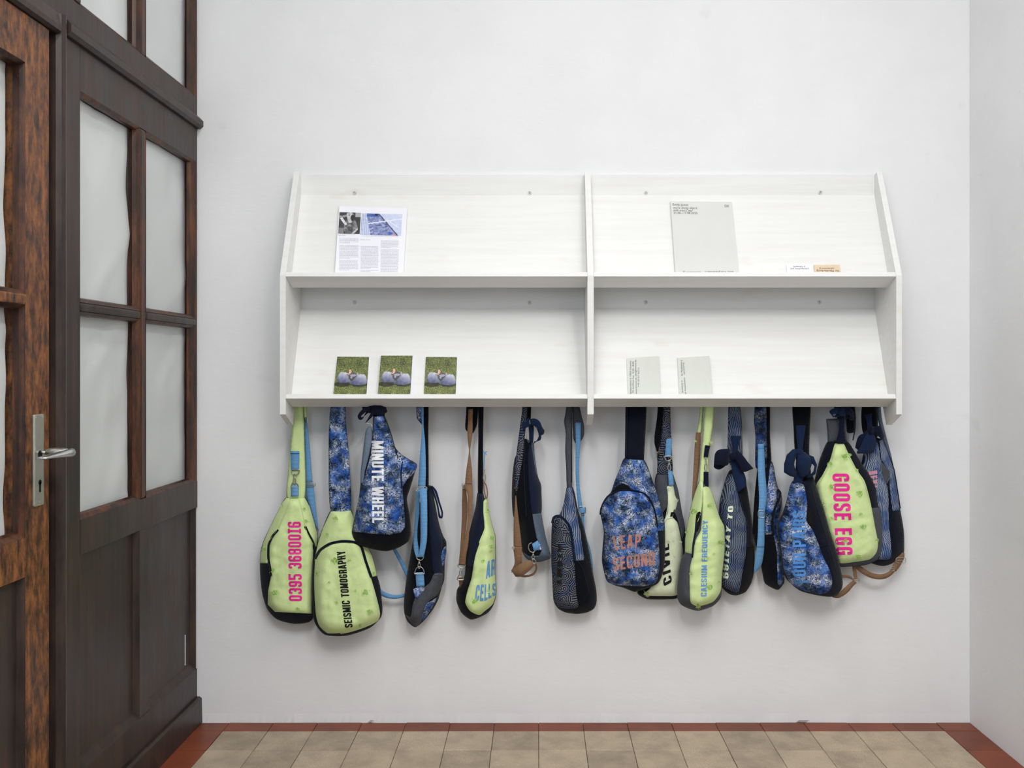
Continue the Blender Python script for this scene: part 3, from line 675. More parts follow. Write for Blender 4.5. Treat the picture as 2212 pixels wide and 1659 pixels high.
def inside(poly, X, Y):
    r = np.zeros(X.shape, bool); n = len(poly)
    for i in range(n):
        x0, y0 = poly[i]; x1, y1 = poly[(i + 1) % n]
        if y0 == y1: continue
        c = ((y0 > Y) != (y1 > Y)); r ^= c & (X < (x1 - x0) * (Y - y0) / (y1 - y0) + x0)
    return r
def distpoly(poly, X, Y):
    d = np.full(X.shape, 1e9); n = len(poly)
    for i in range(n):
        a = poly[i]; b = poly[(i + 1) % n]; v = b - a; L = v @ v
        if L < 1e-12: continue
        t = np.clip(((X - a[0]) * v[0] + (Y - a[1]) * v[1]) / L, 0, 1)
        d = np.minimum(d, np.hypot(X - a[0] - t * v[0], Y - a[1] - t * v[1]))
    return d
def triang(poly, step):
    lo = poly.min(0); hi = poly.max(0)
    gx, gy = np.meshgrid(np.arange(lo[0] + step * .5, hi[0], step), np.arange(lo[1] + step * .5, hi[1], step * .9))
    gx = gx + (np.arange(gx.shape[0]) % 2)[:, None] * step * .5
    gx = gx.ravel(); gy = gy.ravel(); k = inside(poly, gx, gy); gx, gy = gx[k], gy[k]
    k = distpoly(poly, gx, gy) > step * .55; pts = [Vector(q) for q in poly] + [Vector((a, b)) for a, b in zip(gx[k], gy[k])]
    n = len(poly)
    vo, ed, fo, *_ = geometry.delaunay_2d_cdt(pts, [], [list(range(n))], 1, 1e-4)
    return np.array([(q.x, q.y) for q in vo]), [tuple(f) for f in fo]
class Bag:
    def __init__(s, label, crop, hook, bottom, seed):
        s.ox, s.oy, s.k = crop; s.seed = seed
        s.root = tag(empty('sling_bag', P(bottom[0], bottom[1], .06)), label, 'bag', 'sling bags hanging below the shelf')
        s.G = None
    def c(s, pts): return np.array([(s.ox + x / s.k, s.oy + y / s.k) for x, y in pts], float)
    def init_grid(s, lo, hi, d0):
        s.g0 = np.floor(lo) - 8; s.gs = 1.5
        nx = int((hi[0] - s.g0[0] + 8) / s.gs) + 1; ny = int((hi[1] - s.g0[1] + 8) / s.gs) + 1
        s.GX, s.GY = np.meshgrid(s.g0[0] + np.arange(nx) * s.gs, s.g0[1] + np.arange(ny) * s.gs); s.G = np.full(s.GX.shape, float(d0))
    def samp(s, G, x, y):
        fx = np.clip((np.asarray(x, float) - s.g0[0]) / s.gs, 0, G.shape[1] - 1.001); fy = np.clip((np.asarray(y, float) - s.g0[1]) / s.gs, 0, G.shape[0] - 1.001)
        i = fx.astype(int); j = fy.astype(int); u = fx - i; w = fy - j
        return (G[j, i] * (1 - u) + G[j, i + 1] * u) * (1 - w) + (G[j + 1, i] * (1 - u) + G[j + 1, i + 1] * u) * w
    def puff(s, poly, R, X, Y, it=4):
        m = inside(poly, X, Y); t = np.clip(distpoly(poly, X, Y) / R, 0, 1); f = np.where(m, 1 - (1 - t) ** 2.3, 0)
        for _ in range(it):
            g = f.copy(); g[1:-1, 1:-1] = (f[1:-1, 1:-1] * 2 + f[:-2, 1:-1] + f[2:, 1:-1] + f[1:-1, :-2] + f[1:-1, 2:]) / 6; f = np.where(m, g, 0)
        return f, m
    def body(s, pts, d0, T, Tb, mat, R=26, name='body', wr=.0062, smooth=True, parent=None):
        poly = resample(s.c(pts), True, STEP, smooth); lo, hi = poly.min(0), poly.max(0)
        if s.G is None: s.init_grid(lo - 60, hi + 60, d0)
        f, m = s.puff(poly, R, s.GX, s.GY)
        wv = np.zeros_like(f); idx = np.argwhere(m)
        for j, i in idx:
            x, y = s.GX[j, i], s.GY[j, i]
            wv[j, i] = noise.noise((x * .045, y * .012, s.seed)) + .5 * noise.noise((x * .03 + y * .05, y * .04 - x * .02, s.seed + 9)) + .25 * noise.noise((x * .12, y * .09, s.seed + 5))
        H = d0 + T * f + wr * wv * f
        B = d0 - Tb * f
        v2, fc = triang(poly, STEP); d = s.samp(H, v2[:, 0], v2[:, 1]); b = s.samp(B, v2[:, 0], v2[:, 1])
        edge = distpoly(poly, v2[:, 0], v2[:, 1]) < .05
        d = np.where(edge, d0, d); V = [P(x, y, q) for (x, y), q in zip(v2, d)]; back = {}
        for i in range(len(v2)):
            if edge[i]: back[i] = i
            else: back[i] = len(V); V.append(P(v2[i, 0], v2[i, 1], max(.004, b[i])))
        F = list(fc) + [tuple(back[q] for q in reversed(t)) for t in fc]
        s.G = np.where(m, np.maximum(s.G, H), s.G) if name != 'body' else np.where(m, H, s.G)
        return mk(name, V, F, mat, parent or s.root, smooth=True, fixn=True)
    def patch(s, name, pts, mat, lift=.0018, T=0.0, R=12, smooth=True, parent=None, add=True):
        poly = resample(s.c(pts), True, STEP, smooth); f, m = s.puff(poly, R, s.GX, s.GY, 2)
        H = s.G + T * f
        v2, fc = triang(poly, STEP); d = s.samp(H, v2[:, 0], v2[:, 1]) + lift
        n0 = len(v2); V = [P(x, y, q) for (x, y), q in zip(v2, d)]
        V += [P(x, y, q - lift - .0015) for (x, y), q in zip(v2, s.samp(s.G, v2[:, 0], v2[:, 1]) + lift)]
        cnt = {}
        for t in fc:
            for a, b in zip(t, t[1:] + t[:1]): cnt[(a, b)] = 1
        rim = [(a, b) for a, b in cnt if (b, a) not in cnt]
        F = list(fc) + [tuple(n0 + q for q in reversed(t)) for t in fc] + [(b, a, a + n0, b + n0) for a, b in rim]
        if add: s.G = np.where(m, H + lift, s.G)
        o = mk(name, V, F, mat, parent or s.root, smooth=True, fixn=True)
        if name in ('front_panel', 'front_pocket'): s.face = o
        return o
    def pipe(s, name, pts, w, mat, lift=.002, bulge=.0022, parent=None, smooth=True):
        # narrow sewn strip (zip, binding, seam) following the surface; w in crop units
        c = resample(s.c(pts), False, 2.5, smooth); n = len(c); hw = w / s.k / 2; V = []; F = []
        tg = np.gradient(c, axis=0); tg /= np.linalg.norm(tg, axis=1)[:, None] + 1e-9; nm = np.stack([-tg[:, 1], tg[:, 0]], 1)
        prof = [(-1, -.0012), (-1, .35), (-.5, .85), (0, 1), (.5, .85), (1, .35), (1, -.0012)]
        for i in range(n):
            for a, h in prof:
                q = c[i] + nm[i] * hw * a; dd = float(s.samp(s.G, q[0], q[1])); V.append(P(q[0], q[1], dd + (lift * .6 + bulge * h if h > 0 else h)))
        m = len(prof)
        for i in range(n - 1):
            for k in range(m - 1): F.append((i * m + k, i * m + k + 1, (i + 1) * m + k + 1, (i + 1) * m + k))
        F += [tuple(range(m)), tuple(range(n * m - 1, (n - 1) * m - 1, -1))]
        return mk(name, V, F, mat, parent or s.root, smooth=True, fixn=True)
    def text(s, txt, stations, mat, lift=.0012, t=.155, parent=None, sp=.1):
        st = np.array([list(s.c([(a, b)])[0]) + list(s.c([(e, g)])[0]) for a, b, e, g in stations]); m = len(st) - 1
        mid = (st[:, :2] + st[:, 2:]) / 2; cum = np.concatenate([[0], np.cumsum(np.linalg.norm(np.diff(mid, axis=0), axis=1))]); cum /= cum[-1]
        V2, F = glyphs(txt, t, sp); V = []
        for u, w in V2:
            q = float(np.interp(min(max(u, 0), .99999), cum, np.arange(m + 1))); i = min(int(q), m - 1); a = q - i; r = st[i] * (1 - a) + st[i + 1] * a
            x = r[0] * (1 - w) + r[2] * w; y = r[1] * (1 - w) + r[3] * w
            V.append(P(x, y, float(s.samp(s.G, x, y)) + lift))
        return mk('lettering', V, F, mat, parent or getattr(s, 'face', s.root))
    def fray(s, spots, mat=None, hole='lime_dark'):
        rnd = random.Random(s.seed * 77 + 1); V = []; F = []; HV = []; HF = []
        for cx, cy, r in spots:
            (x, y), = s.c([(cx, cy)]); r = r / s.k; o = len(HV); n = 9
            ring = [(x + r * rnd.uniform(.45, 1) * math.cos(a * 2 * math.pi / n), y + r * rnd.uniform(.35, .85) * math.sin(a * 2 * math.pi / n)) for a in range(n)]
            HV += [P(a, b, float(s.samp(s.G, a, b)) + .0009) for a, b in ring] + [P(x, y, float(s.samp(s.G, x, y)) + .0011)]
            HF += [(o + (q + 1) % n, o + q, o + n) for q in range(n)]
            for _ in range(int(16 + r * 2.2)):
                a = rnd.uniform(0, 6.28); rr = r * math.sqrt(rnd.random()); px, py = x + rr * math.cos(a), y + rr * .8 * math.sin(a)
                an = rnd.gauss(1.5, .35) if rnd.random() < .7 else rnd.uniform(0, 6.28); L = rnd.uniform(.35, .85) * min(r, 7); cv = rnd.uniform(-.6, .6); wd = rnd.uniform(.2, .36); b0 = len(V)
                up = rnd.uniform(.0002, .0026)
                for j in range(4):
                    tt = j / 3; A = an + cv * tt; qx, qy = px + math.cos(A) * L * tt, py + math.sin(A) * L * tt
                    dd = float(s.samp(s.G, qx, qy)) + .0016 + up * tt; nx, ny = -math.sin(A) * wd, math.cos(A) * wd
                    V += [P(qx + nx, qy + ny, dd), P(qx - nx, qy - ny, dd)]
                F += [(b0 + j * 2, b0 + j * 2 + 1, b0 + j * 2 + 3, b0 + j * 2 + 2) for j in range(3)]
        if hole: mk('worn_hole', HV, HF, M[hole], s.root)['kind'] = 'stuff'
        mk('frayed_threads', V, F, mat or M['threadlime'], s.root)['kind'] = 'stuff'
    def band(s, name, rows, mat, th=.0018, sub=5, parent=None, smooth=True, arch=0.0):
        # strap as a strip of rows (left x, left y, right x, right y, depth[, right depth]) in crop units
        R = []
        for r in rows:
            (a, b), = s.c([(r[0], r[1])]); (e, g), = s.c([(r[2], r[3])]); R.append([a, b, r[4], e, g, r[5] if len(r) > 5 else r[4]])
        R = np.array(R); n = len(R); out = []
        for i in range(n - 1):
            p0 = R[max(0, i - 1)]; p3 = R[min(n - 1, i + 2)]; a, b = R[i], R[i + 1]
            for j in range(sub):
                u = j / sub; ta, tb = (b - p0) * .5, (p3 - a) * .5
                out.append((2 * u ** 3 - 3 * u * u + 1) * a + (u ** 3 - 2 * u * u + u) * ta + (-2 * u ** 3 + 3 * u * u) * b + (u ** 3 - u * u) * tb if smooth else a + (b - a) * u)
        out.append(R[-1]); V = []; F = []; UV = []; cut = [0, .5, 1]; L = 0; prev = None
        lr = [(P(q[0], q[1], q[2]), P(q[3], q[4], q[5])) for q in out]
        m = len(cut)
        for i, (l, r) in enumerate(lr):
            mid = (l + r) / 2
            if prev is not None: L += (mid - prev).length
            nxt = lr[min(i + 1, len(lr) - 1)]; pv_ = lr[max(i - 1, 0)]
            tng = ((nxt[0] + nxt[1]) - (pv_[0] + pv_[1])); nrm = (r - l).cross(tng)
            nrm = nrm.normalized() if nrm.length > 1e-9 else Vector((0, -1, 0))
            prev = mid; wd = (r - l).length
            for sg in (1, -1):
                for q in cut:
                    V.append(l.lerp(r, q) + nrm * (sg * th / 2 + arch * (1 - (2 * q - 1) ** 2))); UV.append((q * wd, L))
        k = 2 * m
        for i in range(len(lr) - 1):
            a, b = i * k, (i + 1) * k
            for q in range(m - 1):
                F.append((a + q, a + q + 1, b + q + 1, b + q)); F.append((a + m + q + 1, a + m + q, b + m + q, b + m + q + 1))
            F.append((a, b, b + m, a + m)); F.append((a + m - 1, a + 2 * m - 1, b + 2 * m - 1, b + m - 1))
        e = (len(lr) - 1) * k
        F += [(0, m, m + 1, 1), (1, m + 1, m + 2, 2), (e + 1, e + m + 1, e + m, e), (e + 2, e + m + 2, e + m + 1, e + 1)]
        s.last = mk(name, V, F, mat, parent or s.root, smooth=True, uvs=UV)
        return s.last
    def strap(s, name, pts, d, T, mat, smooth=True, parent=None, R=9):
        # padded fabric strap: a long cushion whose depth changes with height (list of (crop y, depth))
        poly = resample(s.c(pts), True, STEP, smooth); v2, fc = triang(poly, STEP)
        dist = distpoly(poly, v2[:, 0], v2[:, 1]); t = np.clip(dist / R, 0, 1); f = 1 - (1 - t) ** 2
        ys = [s.oy + q[0] / s.k for q in d]; dv = np.interp(v2[:, 1], ys, [q[1] for q in d])
        w = np.array([noise.noise((x * .07, y * .03, s.seed + 3)) for x, y in v2]) * .25 * T * f
        V = [P(x, y, a) for (x, y), a in zip(v2, dv + T * .5 * f + w)]; back = {}
        for i in range(len(v2)):
            if dist[i] < .05: back[i] = i
            else: back[i] = len(V); V.append(P(v2[i, 0], v2[i, 1], dv[i] - T * .5 * f[i]))
        return mk(name, V, list(fc) + [tuple(back[q] for q in reversed(t_)) for t_ in fc], mat, parent or s.root, smooth=True, fixn=True)
    def wire(s, name, paths, r, d, mat=None, parent=None):
        # paths of crop points with closed flag; r in crop units
        parts = []
        for pts, closed, *dd in paths:
            c = resample(s.c(pts), closed, 1.5); q = dd[0] if dd else d
            parts.append(tube_vf([P(x, y, q) for x, y in c], r / s.k * S * .97, 7, closed))
        v, f = joinvf(parts); return mk(name, v, f, mat or M['metal'], parent or s.root, smooth=True, fixn=True)
    def dring(s, x0, x1, y0, y1, d, r=4, up=False):
        ys = (y0, y1) if not up else (y1, y0)
        xm = (x0 + x1) / 2; hw = (x1 - x0) / 2
        arc = [(xm - hw * math.cos(q * math.pi / 10), ys[0] + (ys[1] - ys[0]) * math.sin(q * math.pi / 10)) for q in range(11)]
        return s.wire('d_ring', [(arc, True)], r, d)
    def clasp(s, x, y0, y1, d, w=15, lean=0):
        h = y1 - y0; L = lambda yy: x + lean * (yy - y0) / h
        return s.wire('snap_hook', [([(L(y0), y0), (L(y0 + h * .45), y0 + h * .45)], False), ([(L(y0) - w * .5, y0 + h * .10), (L(y0) + w * .5, y0 + h * .10)], False), ([(L(y0) - w * .45, y0 + h * .3), (L(y0) + w * .45, y0 + h * .34)], False),
            ([(L(y0 + h * .42) - w * .3, y0 + h * .42), (L(y0 + h * .7) - w * .62, y0 + h * .72), (L(y1), y1), (L(y0 + h * .75) + w * .55, y0 + h * .74), (L(y0 + h * .42) + w * .3, y0 + h * .42)], True)], 3.6, d)
    def buckle(s, x0, x1, y0, y1, d, mat=None):
        return s.wire('slider_buckle', [([(x0, y0), (x1, y0), (x1, y1), (x0, y1)], True), ([(x0, (y0 + y1) / 2), (x1, (y0 + y1) / 2)], False)], 2.6, d, mat, s.last)
# ---------------------------------------------------------------- condensed poster lettering, drawn as strokes
def fillet(p, closed, r):
    if r <= 0: return p
    out = []; n = len(p)
    for i in range(n):
        a, b, c = p[i - 1], p[i], p[(i + 1) % n]
        if not closed and i in (0, n - 1): out.append(b); continue
        v1 = (a[0] - b[0], a[1] - b[1]); v2 = (c[0] - b[0], c[1] - b[1]); l1, l2 = math.hypot(*v1), math.hypot(*v2)
        k = min(r, l1 * .5, l2 * .5); A = (b[0] + v1[0] / l1 * k, b[1] + v1[1] / l1 * k); B = (b[0] + v2[0] / l2 * k, b[1] + v2[1] / l2 * k)
        for j in range(5):
            u = j / 4; out.append(((1 - u) ** 2 * A[0] + 2 * u * (1 - u) * b[0] + u * u * B[0], (1 - u) ** 2 * A[1] + 2 * u * (1 - u) * b[1] + u * u * B[1]))
    return out
def glyph_def(ch, t):
    w = .44; l, r, b, T, m = t / 2, w - t / 2, t / 2, 1 - t / 2, w / 2; h = .51; q = .14; z = 0
    ver = lambda x: ([(x, 0), (x, 1)], False, z)
    if ch in '0O': return w, [([(l, b), (r, b), (r, T), (l, T)], True, q)]
    if ch == 'Q': return w, [([(l, b), (r, b), (r, T), (l, T)], True, q), ([(m, .25), (w, -.02)], False, z)]
    if ch == '1': return .34, [([(.17, 0), (.17, 1)], False, z), ([(0, b), (.34, b)], False, z), ([(0, T), (.34, T)], False, z)]
    if ch == '3': return w, [([(l, .72), (l, T), (r, T), (r, h), (m * .8, h)], False, q), ([(m * .8, h), (r, h), (r, b), (l, b), (l, .28)], False, q)]
    if ch == '5': return w, [([(w, T), (l, T), (l, .48)], False, z), ([(l, .555), (r, .555), (r, b), (l, b), (l, .28)], False, q)]
    if ch == '6': return w, [([(r, .72), (r, T), (l, T), (l, b), (r, b), (r, .56), (l, .56)], False, q)]
    if ch == '9': return w, [([(l, .28), (l, b), (r, b), (r, T), (l, T), (l, .44), (r, .44)], False, q)]
    if ch == '8': return w, [([(l, b), (r, b), (r, h), (l, h)], True, q), ([(l, h), (r, h), (r, T), (l, T)], True, q)]
    if ch == 'A': return .48, [([(t * .42, 0), (.24, 1.12)], False, z), ([(.48 - t * .42, 0), (.24, 1.12)], False, z), ([(.1, .26), (.38, .26)], False, z)]
    if ch == 'B': return w, [ver(l), ([(l, b), (r, b), (r, h), (l, h)], False, q), ([(l, h), (r, h), (r, T), (l, T)], False, q)]
    if ch == 'C': return w, [([(r, .34), (r, b), (l, b), (l, T), (r, T), (r, .66)], False, q)]
    if ch == 'D': return w, [ver(l), ([(l, b), (r, b), (r, T), (l, T)], False, q)]
    if ch in 'EF': return .38, [ver(l), ([(l, T), (.38, T)], False, z), ([(l, .52), (.35, .52)], False, z)] + ([([(l, b), (.38, b)], False, z)] if ch == 'E' else [])
    if ch == 'G': return w, [([(r, .68), (r, T), (l, T), (l, b), (r, b), (r, .46)], False, q), ([(r + t / 2, .46), (m, .46)], False, z)]
    if ch == 'H': return w, [ver(l), ver(r), ([(l, h), (r, h)], False, z)]
    if ch == 'I': return t, [ver(l)]
    if ch == 'L': return .37, [ver(l), ([(l, b), (.37, b)], False, z)]
    if ch == 'M': return .58, [ver(l), ver(.58 - t / 2), ([(l, 1.02), (.29, .1), (.58 - l, 1.02)], False, z)]
    if ch == 'N': return w + .02, [ver(l), ver(w + .02 - l), ([(l, 1.02), (w + .02 - l, -.02)], False, z)]
    if ch == 'P': return w, [ver(l), ([(l, T), (r, T), (r, .44), (l, .44)], False, q)]
    if ch == 'R': return w, [ver(l), ([(l, T), (r, T), (r, .46), (l, .46)], False, q), ([(m, .46), (r, .38), (r, 0)], False, .1)]
    if ch == 'S': return w, [([(r, .70), (r, T), (l, T), (l, .56), (r, .44), (r, b), (l, b), (l, .30)], False, q)]
    if ch == 'T': return .42, [([(.21, 0), (.21, 1)], False, z), ([(0, T), (.42, T)], False, z)]
    if ch == 'U': return w, [([(l, 1), (l, b), (r, b), (r, 1)], False, q)]
    if ch == 'V': return .48, [([(t * .42, 1), (.24, -.12)], False, z), ([(.48 - t * .42, 1), (.24, -.12)], False, z)]
    if ch == 'W': return .68, [([(t * .4, 1), (.18, -.1), (.34, .95), (.50, -.1), (.68 - t * .4, 1)], False, z)]
    if ch == 'Y': return .46, [([(t * .42, 1), (.23, .42), (.46 - t * .42, 1)], False, z), ([(.23, .46), (.23, 0)], False, z)]
    if ch == '/': return .36, [([(0.05, 0), (.31, 1)], False, z)]
    if ch == 'Z': return .4, [([(0, T), (.38, T), (.02, b), (.4, b)], False, z)]
    return .22, []
def glyphs(txt, t, sp):
    V = []; F = []; x = 0; tot = sum(glyph_def(c, t)[0] for c in txt) + sp * (len(txt) - 1)
    for ch in txt:
        w, strokes = glyph_def(ch, t)
        for p, closed, r in strokes:
            p = fillet(p, closed, r); n = len(p); q = []
            for i in range(n if closed else n - 1):
                a, b = p[i], p[(i + 1) % n]; L = math.hypot(b[0] - a[0], b[1] - a[1]); k = max(1, int(L / .09))
                q += [(a[0] + (b[0] - a[0]) * j / k, a[1] + (b[1] - a[1]) * j / k) for j in range(k)]
            if not closed: q.append(p[-1])
            n = len(q); o = len(V)
            for i in range(n):
                a = q[i - 1] if (i > 0 or closed) else q[i]; b = q[(i + 1) % n] if (i < n - 1 or closed) else q[i]; c = q[i]
                def un(u, v):
                    L = math.hypot(v[0] - u[0], v[1] - u[1]); return ((v[0] - u[0]) / L, (v[1] - u[1]) / L) if L > 1e-9 else None
                d1, d2 = un(a, c), un(c, b); d1 = d1 or d2; d2 = d2 or d1
                nx, ny = -(d1[1] + d2[1]), d1[0] + d2[0]; L = math.hypot(nx, ny) or 1; nx, ny = nx / L, ny / L
                cs = max(.45, nx * -d1[1] + ny * d1[0]); e = t / 2 / cs
                for sg in (1, -1): V.append(((x + min(max(c[0] + nx * e * sg, -.01), w + .01)) / tot, min(max(c[1] + ny * e * sg, 0), 1)))
            for i in range(n if closed else n - 1):
                j = (i + 1) % n; F.append((o + 2 * i, o + 2 * i + 1, o + 2 * j + 1, o + 2 * j))
        x += w + sp
    return V, F
# ---------------------------------------------------------------- the fifteen bags, left to right
K3 = (540, 860, 3.071); K4 = (840, 860, 3.192); K5 = (1080, 860, 3.317); K6 = (1280, 860, 3.456); K7 = (1530, 860, 3.609); K8 = (1660, 860, 3.606)
TOP = -16
# 1 lime, pink number
B = Bag('leftmost lime green sling bag with pink number 0395 3680016 and navy base', K3, 640, (625, 1345), 1)
B.body([(240, 658), (268, 650), (362, 655), (398, 720), (430, 830), (452, 920), (446, 1000), (440, 1060), (425, 1240), (415, 1465), (300, 1497), (180, 1468), (115, 1400), (80, 1290), (66, 1150), (68, 1040), (85, 960), (130, 860), (180, 760), (215, 690)], .052, .042, .038, M['navy'], 30)
B.patch('side_panel', [(268, 652), (242, 660), (216, 692), (181, 762), (131, 862), (87, 962), (70, 1040), (67, 1096), (116, 1096), (124, 1010), (146, 930), (202, 866), (246, 752)], M['lime'], smooth=False)
B.patch('side_panel', [(318, 655), (362, 657), (397, 722), (429, 832), (450, 920), (444, 990), (412, 980), (368, 890), (334, 760)], M['lime'], smooth=False)
B.patch('front_panel', [(268, 662), (322, 660), (342, 740), (372, 880), (412, 970), (420, 1010), (414, 1200), (410, 1430), (300, 1425), (165, 1418), (118, 1370), (120, 1280), (140, 1180), (120, 1100), (132, 950), (186, 872), (236, 750)], M['lime'], T=.006, lift=.0022, smooth=False)
B.pipe('zip', [(186, 872), (150, 915), (124, 975), (122, 1060), (134, 1130), (138, 1180)], 15, M['navy']); B.pipe('zip', [(366, 850), (392, 905), (420, 960), (432, 1020), (426, 1080)], 15, M['navy'])
B.pipe('seam', [(262, 668), (232, 752), (182, 866), (128, 945)], 5, M['lime'], .002); B.pipe('seam', [(324, 664), (345, 740), (374, 880), (420, 972)], 5, M['lime'], .002)
B.text('0395 3680016', [(346, 1346, 258, 1346), (343, 1080, 254, 1080), (338, 820, 250, 820)], M['p_pink'], t=.16)
B.strap('shoulder_strap', [(292, TOP), (348, TOP), (355, 130), (362, 300), (362, 660), (245, 660), (252, 500), (266, 340), (285, 100)], [(TOP, .07), (650, .062)], .014, M['lime'])
B.pipe('seam', [(350, 40), (355, 300), (356, 640)], 3, M['lime_dark'], lift=.019)
B.strap('strap_loop', [(346, TOP), (372, TOP), (376, 100), (366, 170), (354, 120)], [(TOP, .062), (170, .055)], .008, M['lime'])
B.band('webbing', [(356, 100, 372, 90, .046), (360, 180, 380, 175, .046), (362, 360, 398, 350, .046), (364, 565, 414, 562, .045)], M['blueweb'])
B.band('webbing', [(366, 568, 422, 566, .049), (372, 640, 428, 640, .047), (400, 760, 440, 760, .044), (440, 860, 454, 880, .04)], M['blueweb']); B.buckle(366, 428, 560, 584, .052)
B.band('tab', [(268, 356, 326, 352, .074), (270, 375, 327, 372, .076), (272, 482, 326, 478, .074)], M['blueweb'], .003); B.band('tab_loop', [(268, 352, 326, 352, .079), (268, 366, 326, 366, .08)], M['blueweb'], .003)
B.dring(275, 327, 476, 512, .077); B.clasp(296, 498, 572, .079); B.dring(274, 320, 590, 556, .077, up=False)
B.band('tab', [(274, 576, 322, 576, .076), (272, 652, 322, 652, .078)], M['blueweb'], .003)
B.fray([(95, 1000, 18), (150, 1140, 22), (162, 1290, 28), (372, 815, 16), (316, 1400, 18), (360, 735, 12), (210, 712, 10), (318, 212, 20)])
# 2 lime, SEISMIC TOMOGRAPHY
B = Bag('lime green sling bag lettered SEISMIC TOMOGRAPHY, hanging on a blue frost print strap', K3, 733, (750, 1372), 2)
B.body([(537, 742), (600, 738), (665, 733), (690, 790), (720, 860), (770, 960), (810, 1040), (832, 1120), (845, 1180), (866, 1260), (879, 1400), (865, 1460), (790, 1527), (640, 1576), (500, 1571), (440, 1510), (419, 1450), (411, 1250), (424, 1080), (450, 960), (482, 860)], .088, .044, .040, M['navy'], 32)
B.patch('side_panel', [(539, 745), (664, 736), (689, 792), (720, 862), (770, 962), (809, 1042), (830, 1120), (842, 1178), (806, 1188), (770, 1090), (745, 1010), (640, 955), (540, 965), (428, 1078), (452, 962), (484, 862)], M['lime'], smooth=False)
B.patch('front_panel', [(432, 1072), (470, 1010), (530, 968), (600, 955), (690, 958), (735, 990), (765, 1090), (802, 1190), (842, 1330), (863, 1430), (845, 1480), (760, 1522), (650, 1556), (520, 1570), (460, 1512), (438, 1440), (426, 1250)], M['lime'], T=.007, lift=.0022)
B.pipe('zip', [(430, 1066), (465, 1008), (530, 966), (610, 950), (690, 955), (738, 985), (768, 1080), (806, 1190)], 17, M['navy'], lift=.003)
B.pipe('binding', [(424, 1085), (418, 1250), (424, 1440), (448, 1508), (510, 1566), (600, 1566)], 12, M['navy'])
B.text('SEISMIC TOMOGRAPHY', [(682, 1520, 630, 1524), (668, 1400, 614, 1402), (650, 1230, 596, 1230), (630, 1010, 575, 1020)], M['p_black'], t=.17)
B.strap('shoulder_strap', [(545, TOP), (628, TOP), (634, 60), (640, 200), (660, 420), (666, 742), (536, 746), (522, 420), (524, 180), (534, 60)], [(TOP, .07), (400, .092), (740, .098)], .014, M['frost'])
B.band('webbing', [(936, 985, 956, 980, .05), (975, 1060, 998, 1050, .05), (1015, 1140, 1040, 1130, .048), (1048, 1215, 1068, 1205, .046), (1062, 1262, 1078, 1300, .044), (1020, 1298, 1030, 1318, .043), (960, 1306, 962, 1332, .044), (900, 1290, 895, 1322, .046), (850, 1255, 845, 1290, .05)], M['blueweb'])
B.fray([(566, 796, 20), (510, 902, 14), (560, 1078, 26), (655, 1076, 14), (440, 1156, 16), (525, 1220, 9), (766, 1288, 26), (700, 1275, 9), (792, 1415, 22), (576, 1355, 12), (730, 1508, 12), (820, 1162, 14), (684, 840, 10)])
# 3 frost, MINUTE WHEEL
B = Bag('blue frost print sling bag lettered MINUTE WHEEL in white with black base', K3, 815, (830, 1190), 3)
B.body([(820, 118), (885, 110), (912, 160), (940, 240), (962, 320), (978, 346), (1012, 378), (1055, 405), (1108, 440), (1092, 500), (1062, 600), (1042, 670), (1060, 780), (1067, 890), (1050, 950), (990, 990), (910, 1015), (830, 1006), (740, 980), (690, 940), (675, 888), (698, 775), (725, 640), (742, 480), (770, 380), (812, 220)], .128, .036, .034, M['black'], 26)
B.patch('wing_panel', [(978, 352), (1012, 382), (1055, 408), (1106, 442), (1088, 495), (1040, 545), (1015, 585), (1000, 520), (985, 430)], M['frost'], T=.004, lift=.0022)
B.patch('front_panel', [(825, 124), (882, 118), (905, 165), (935, 245), (958, 330), (985, 420), (1006, 540), (1018, 680), (1028, 800), (1028, 855), (1000, 892), (930, 906), (840, 904), (680, 886), (702, 778), (722, 660), (750, 560), (775, 470), (800, 380), (815, 260)], M['frost'], T=.008, lift=.0022, smooth=False)
B.strap('denim_pocket', [(790, 186), (806, 198), (814, 240), (808, 320), (792, 420), (765, 520), (735, 610), (733, 500), (745, 390), (757, 290), (768, 215)], [(186, .135), (610, .146)], .016, M['paledenim'])
B.pipe('seam', [(1012, 420), (1002, 500), (1006, 600)], 8, M['denim'])
B.text('MINUTE WHEEL', [(806, 284, 886, 284), (808, 560, 888, 560), (812, 828, 888, 828)], M['p_white'], t=.165, sp=.09)
B.strap('shoulder_strap', [(800, TOP), (880, TOP), (892, 130), (820, 130)], [(TOP, .078), (130, .134)], .012, M['black'])
B.band('bow', [(740, 40, 752, 92, .10), (800, 44, 800, 100, .135), (860, 48, 866, 118, .142), (895, 40, 910, 90, .12)], M['ribbondark'])
B.band('bow_loop', [(790, 60, 800, 86, .142), (752, 70, 770, 92, .15), (716, 112, 738, 118, .15), (722, 140, 742, 128, .145), (745, 140, 748, 126, .14), (766, 100, 772, 108, .136), (790, 70, 798, 84, .134)], M['ribbondark'])
B.band('bow_tail', [(812, 76, 832, 84, .140), (792, 118, 812, 122, .143), (762, 168, 776, 156, .140)], M['ribbondark'])
B.wire('string', [([(762, 166), (800, 172), (812, 190)], False)], 1.0, .136, M['p_white'])
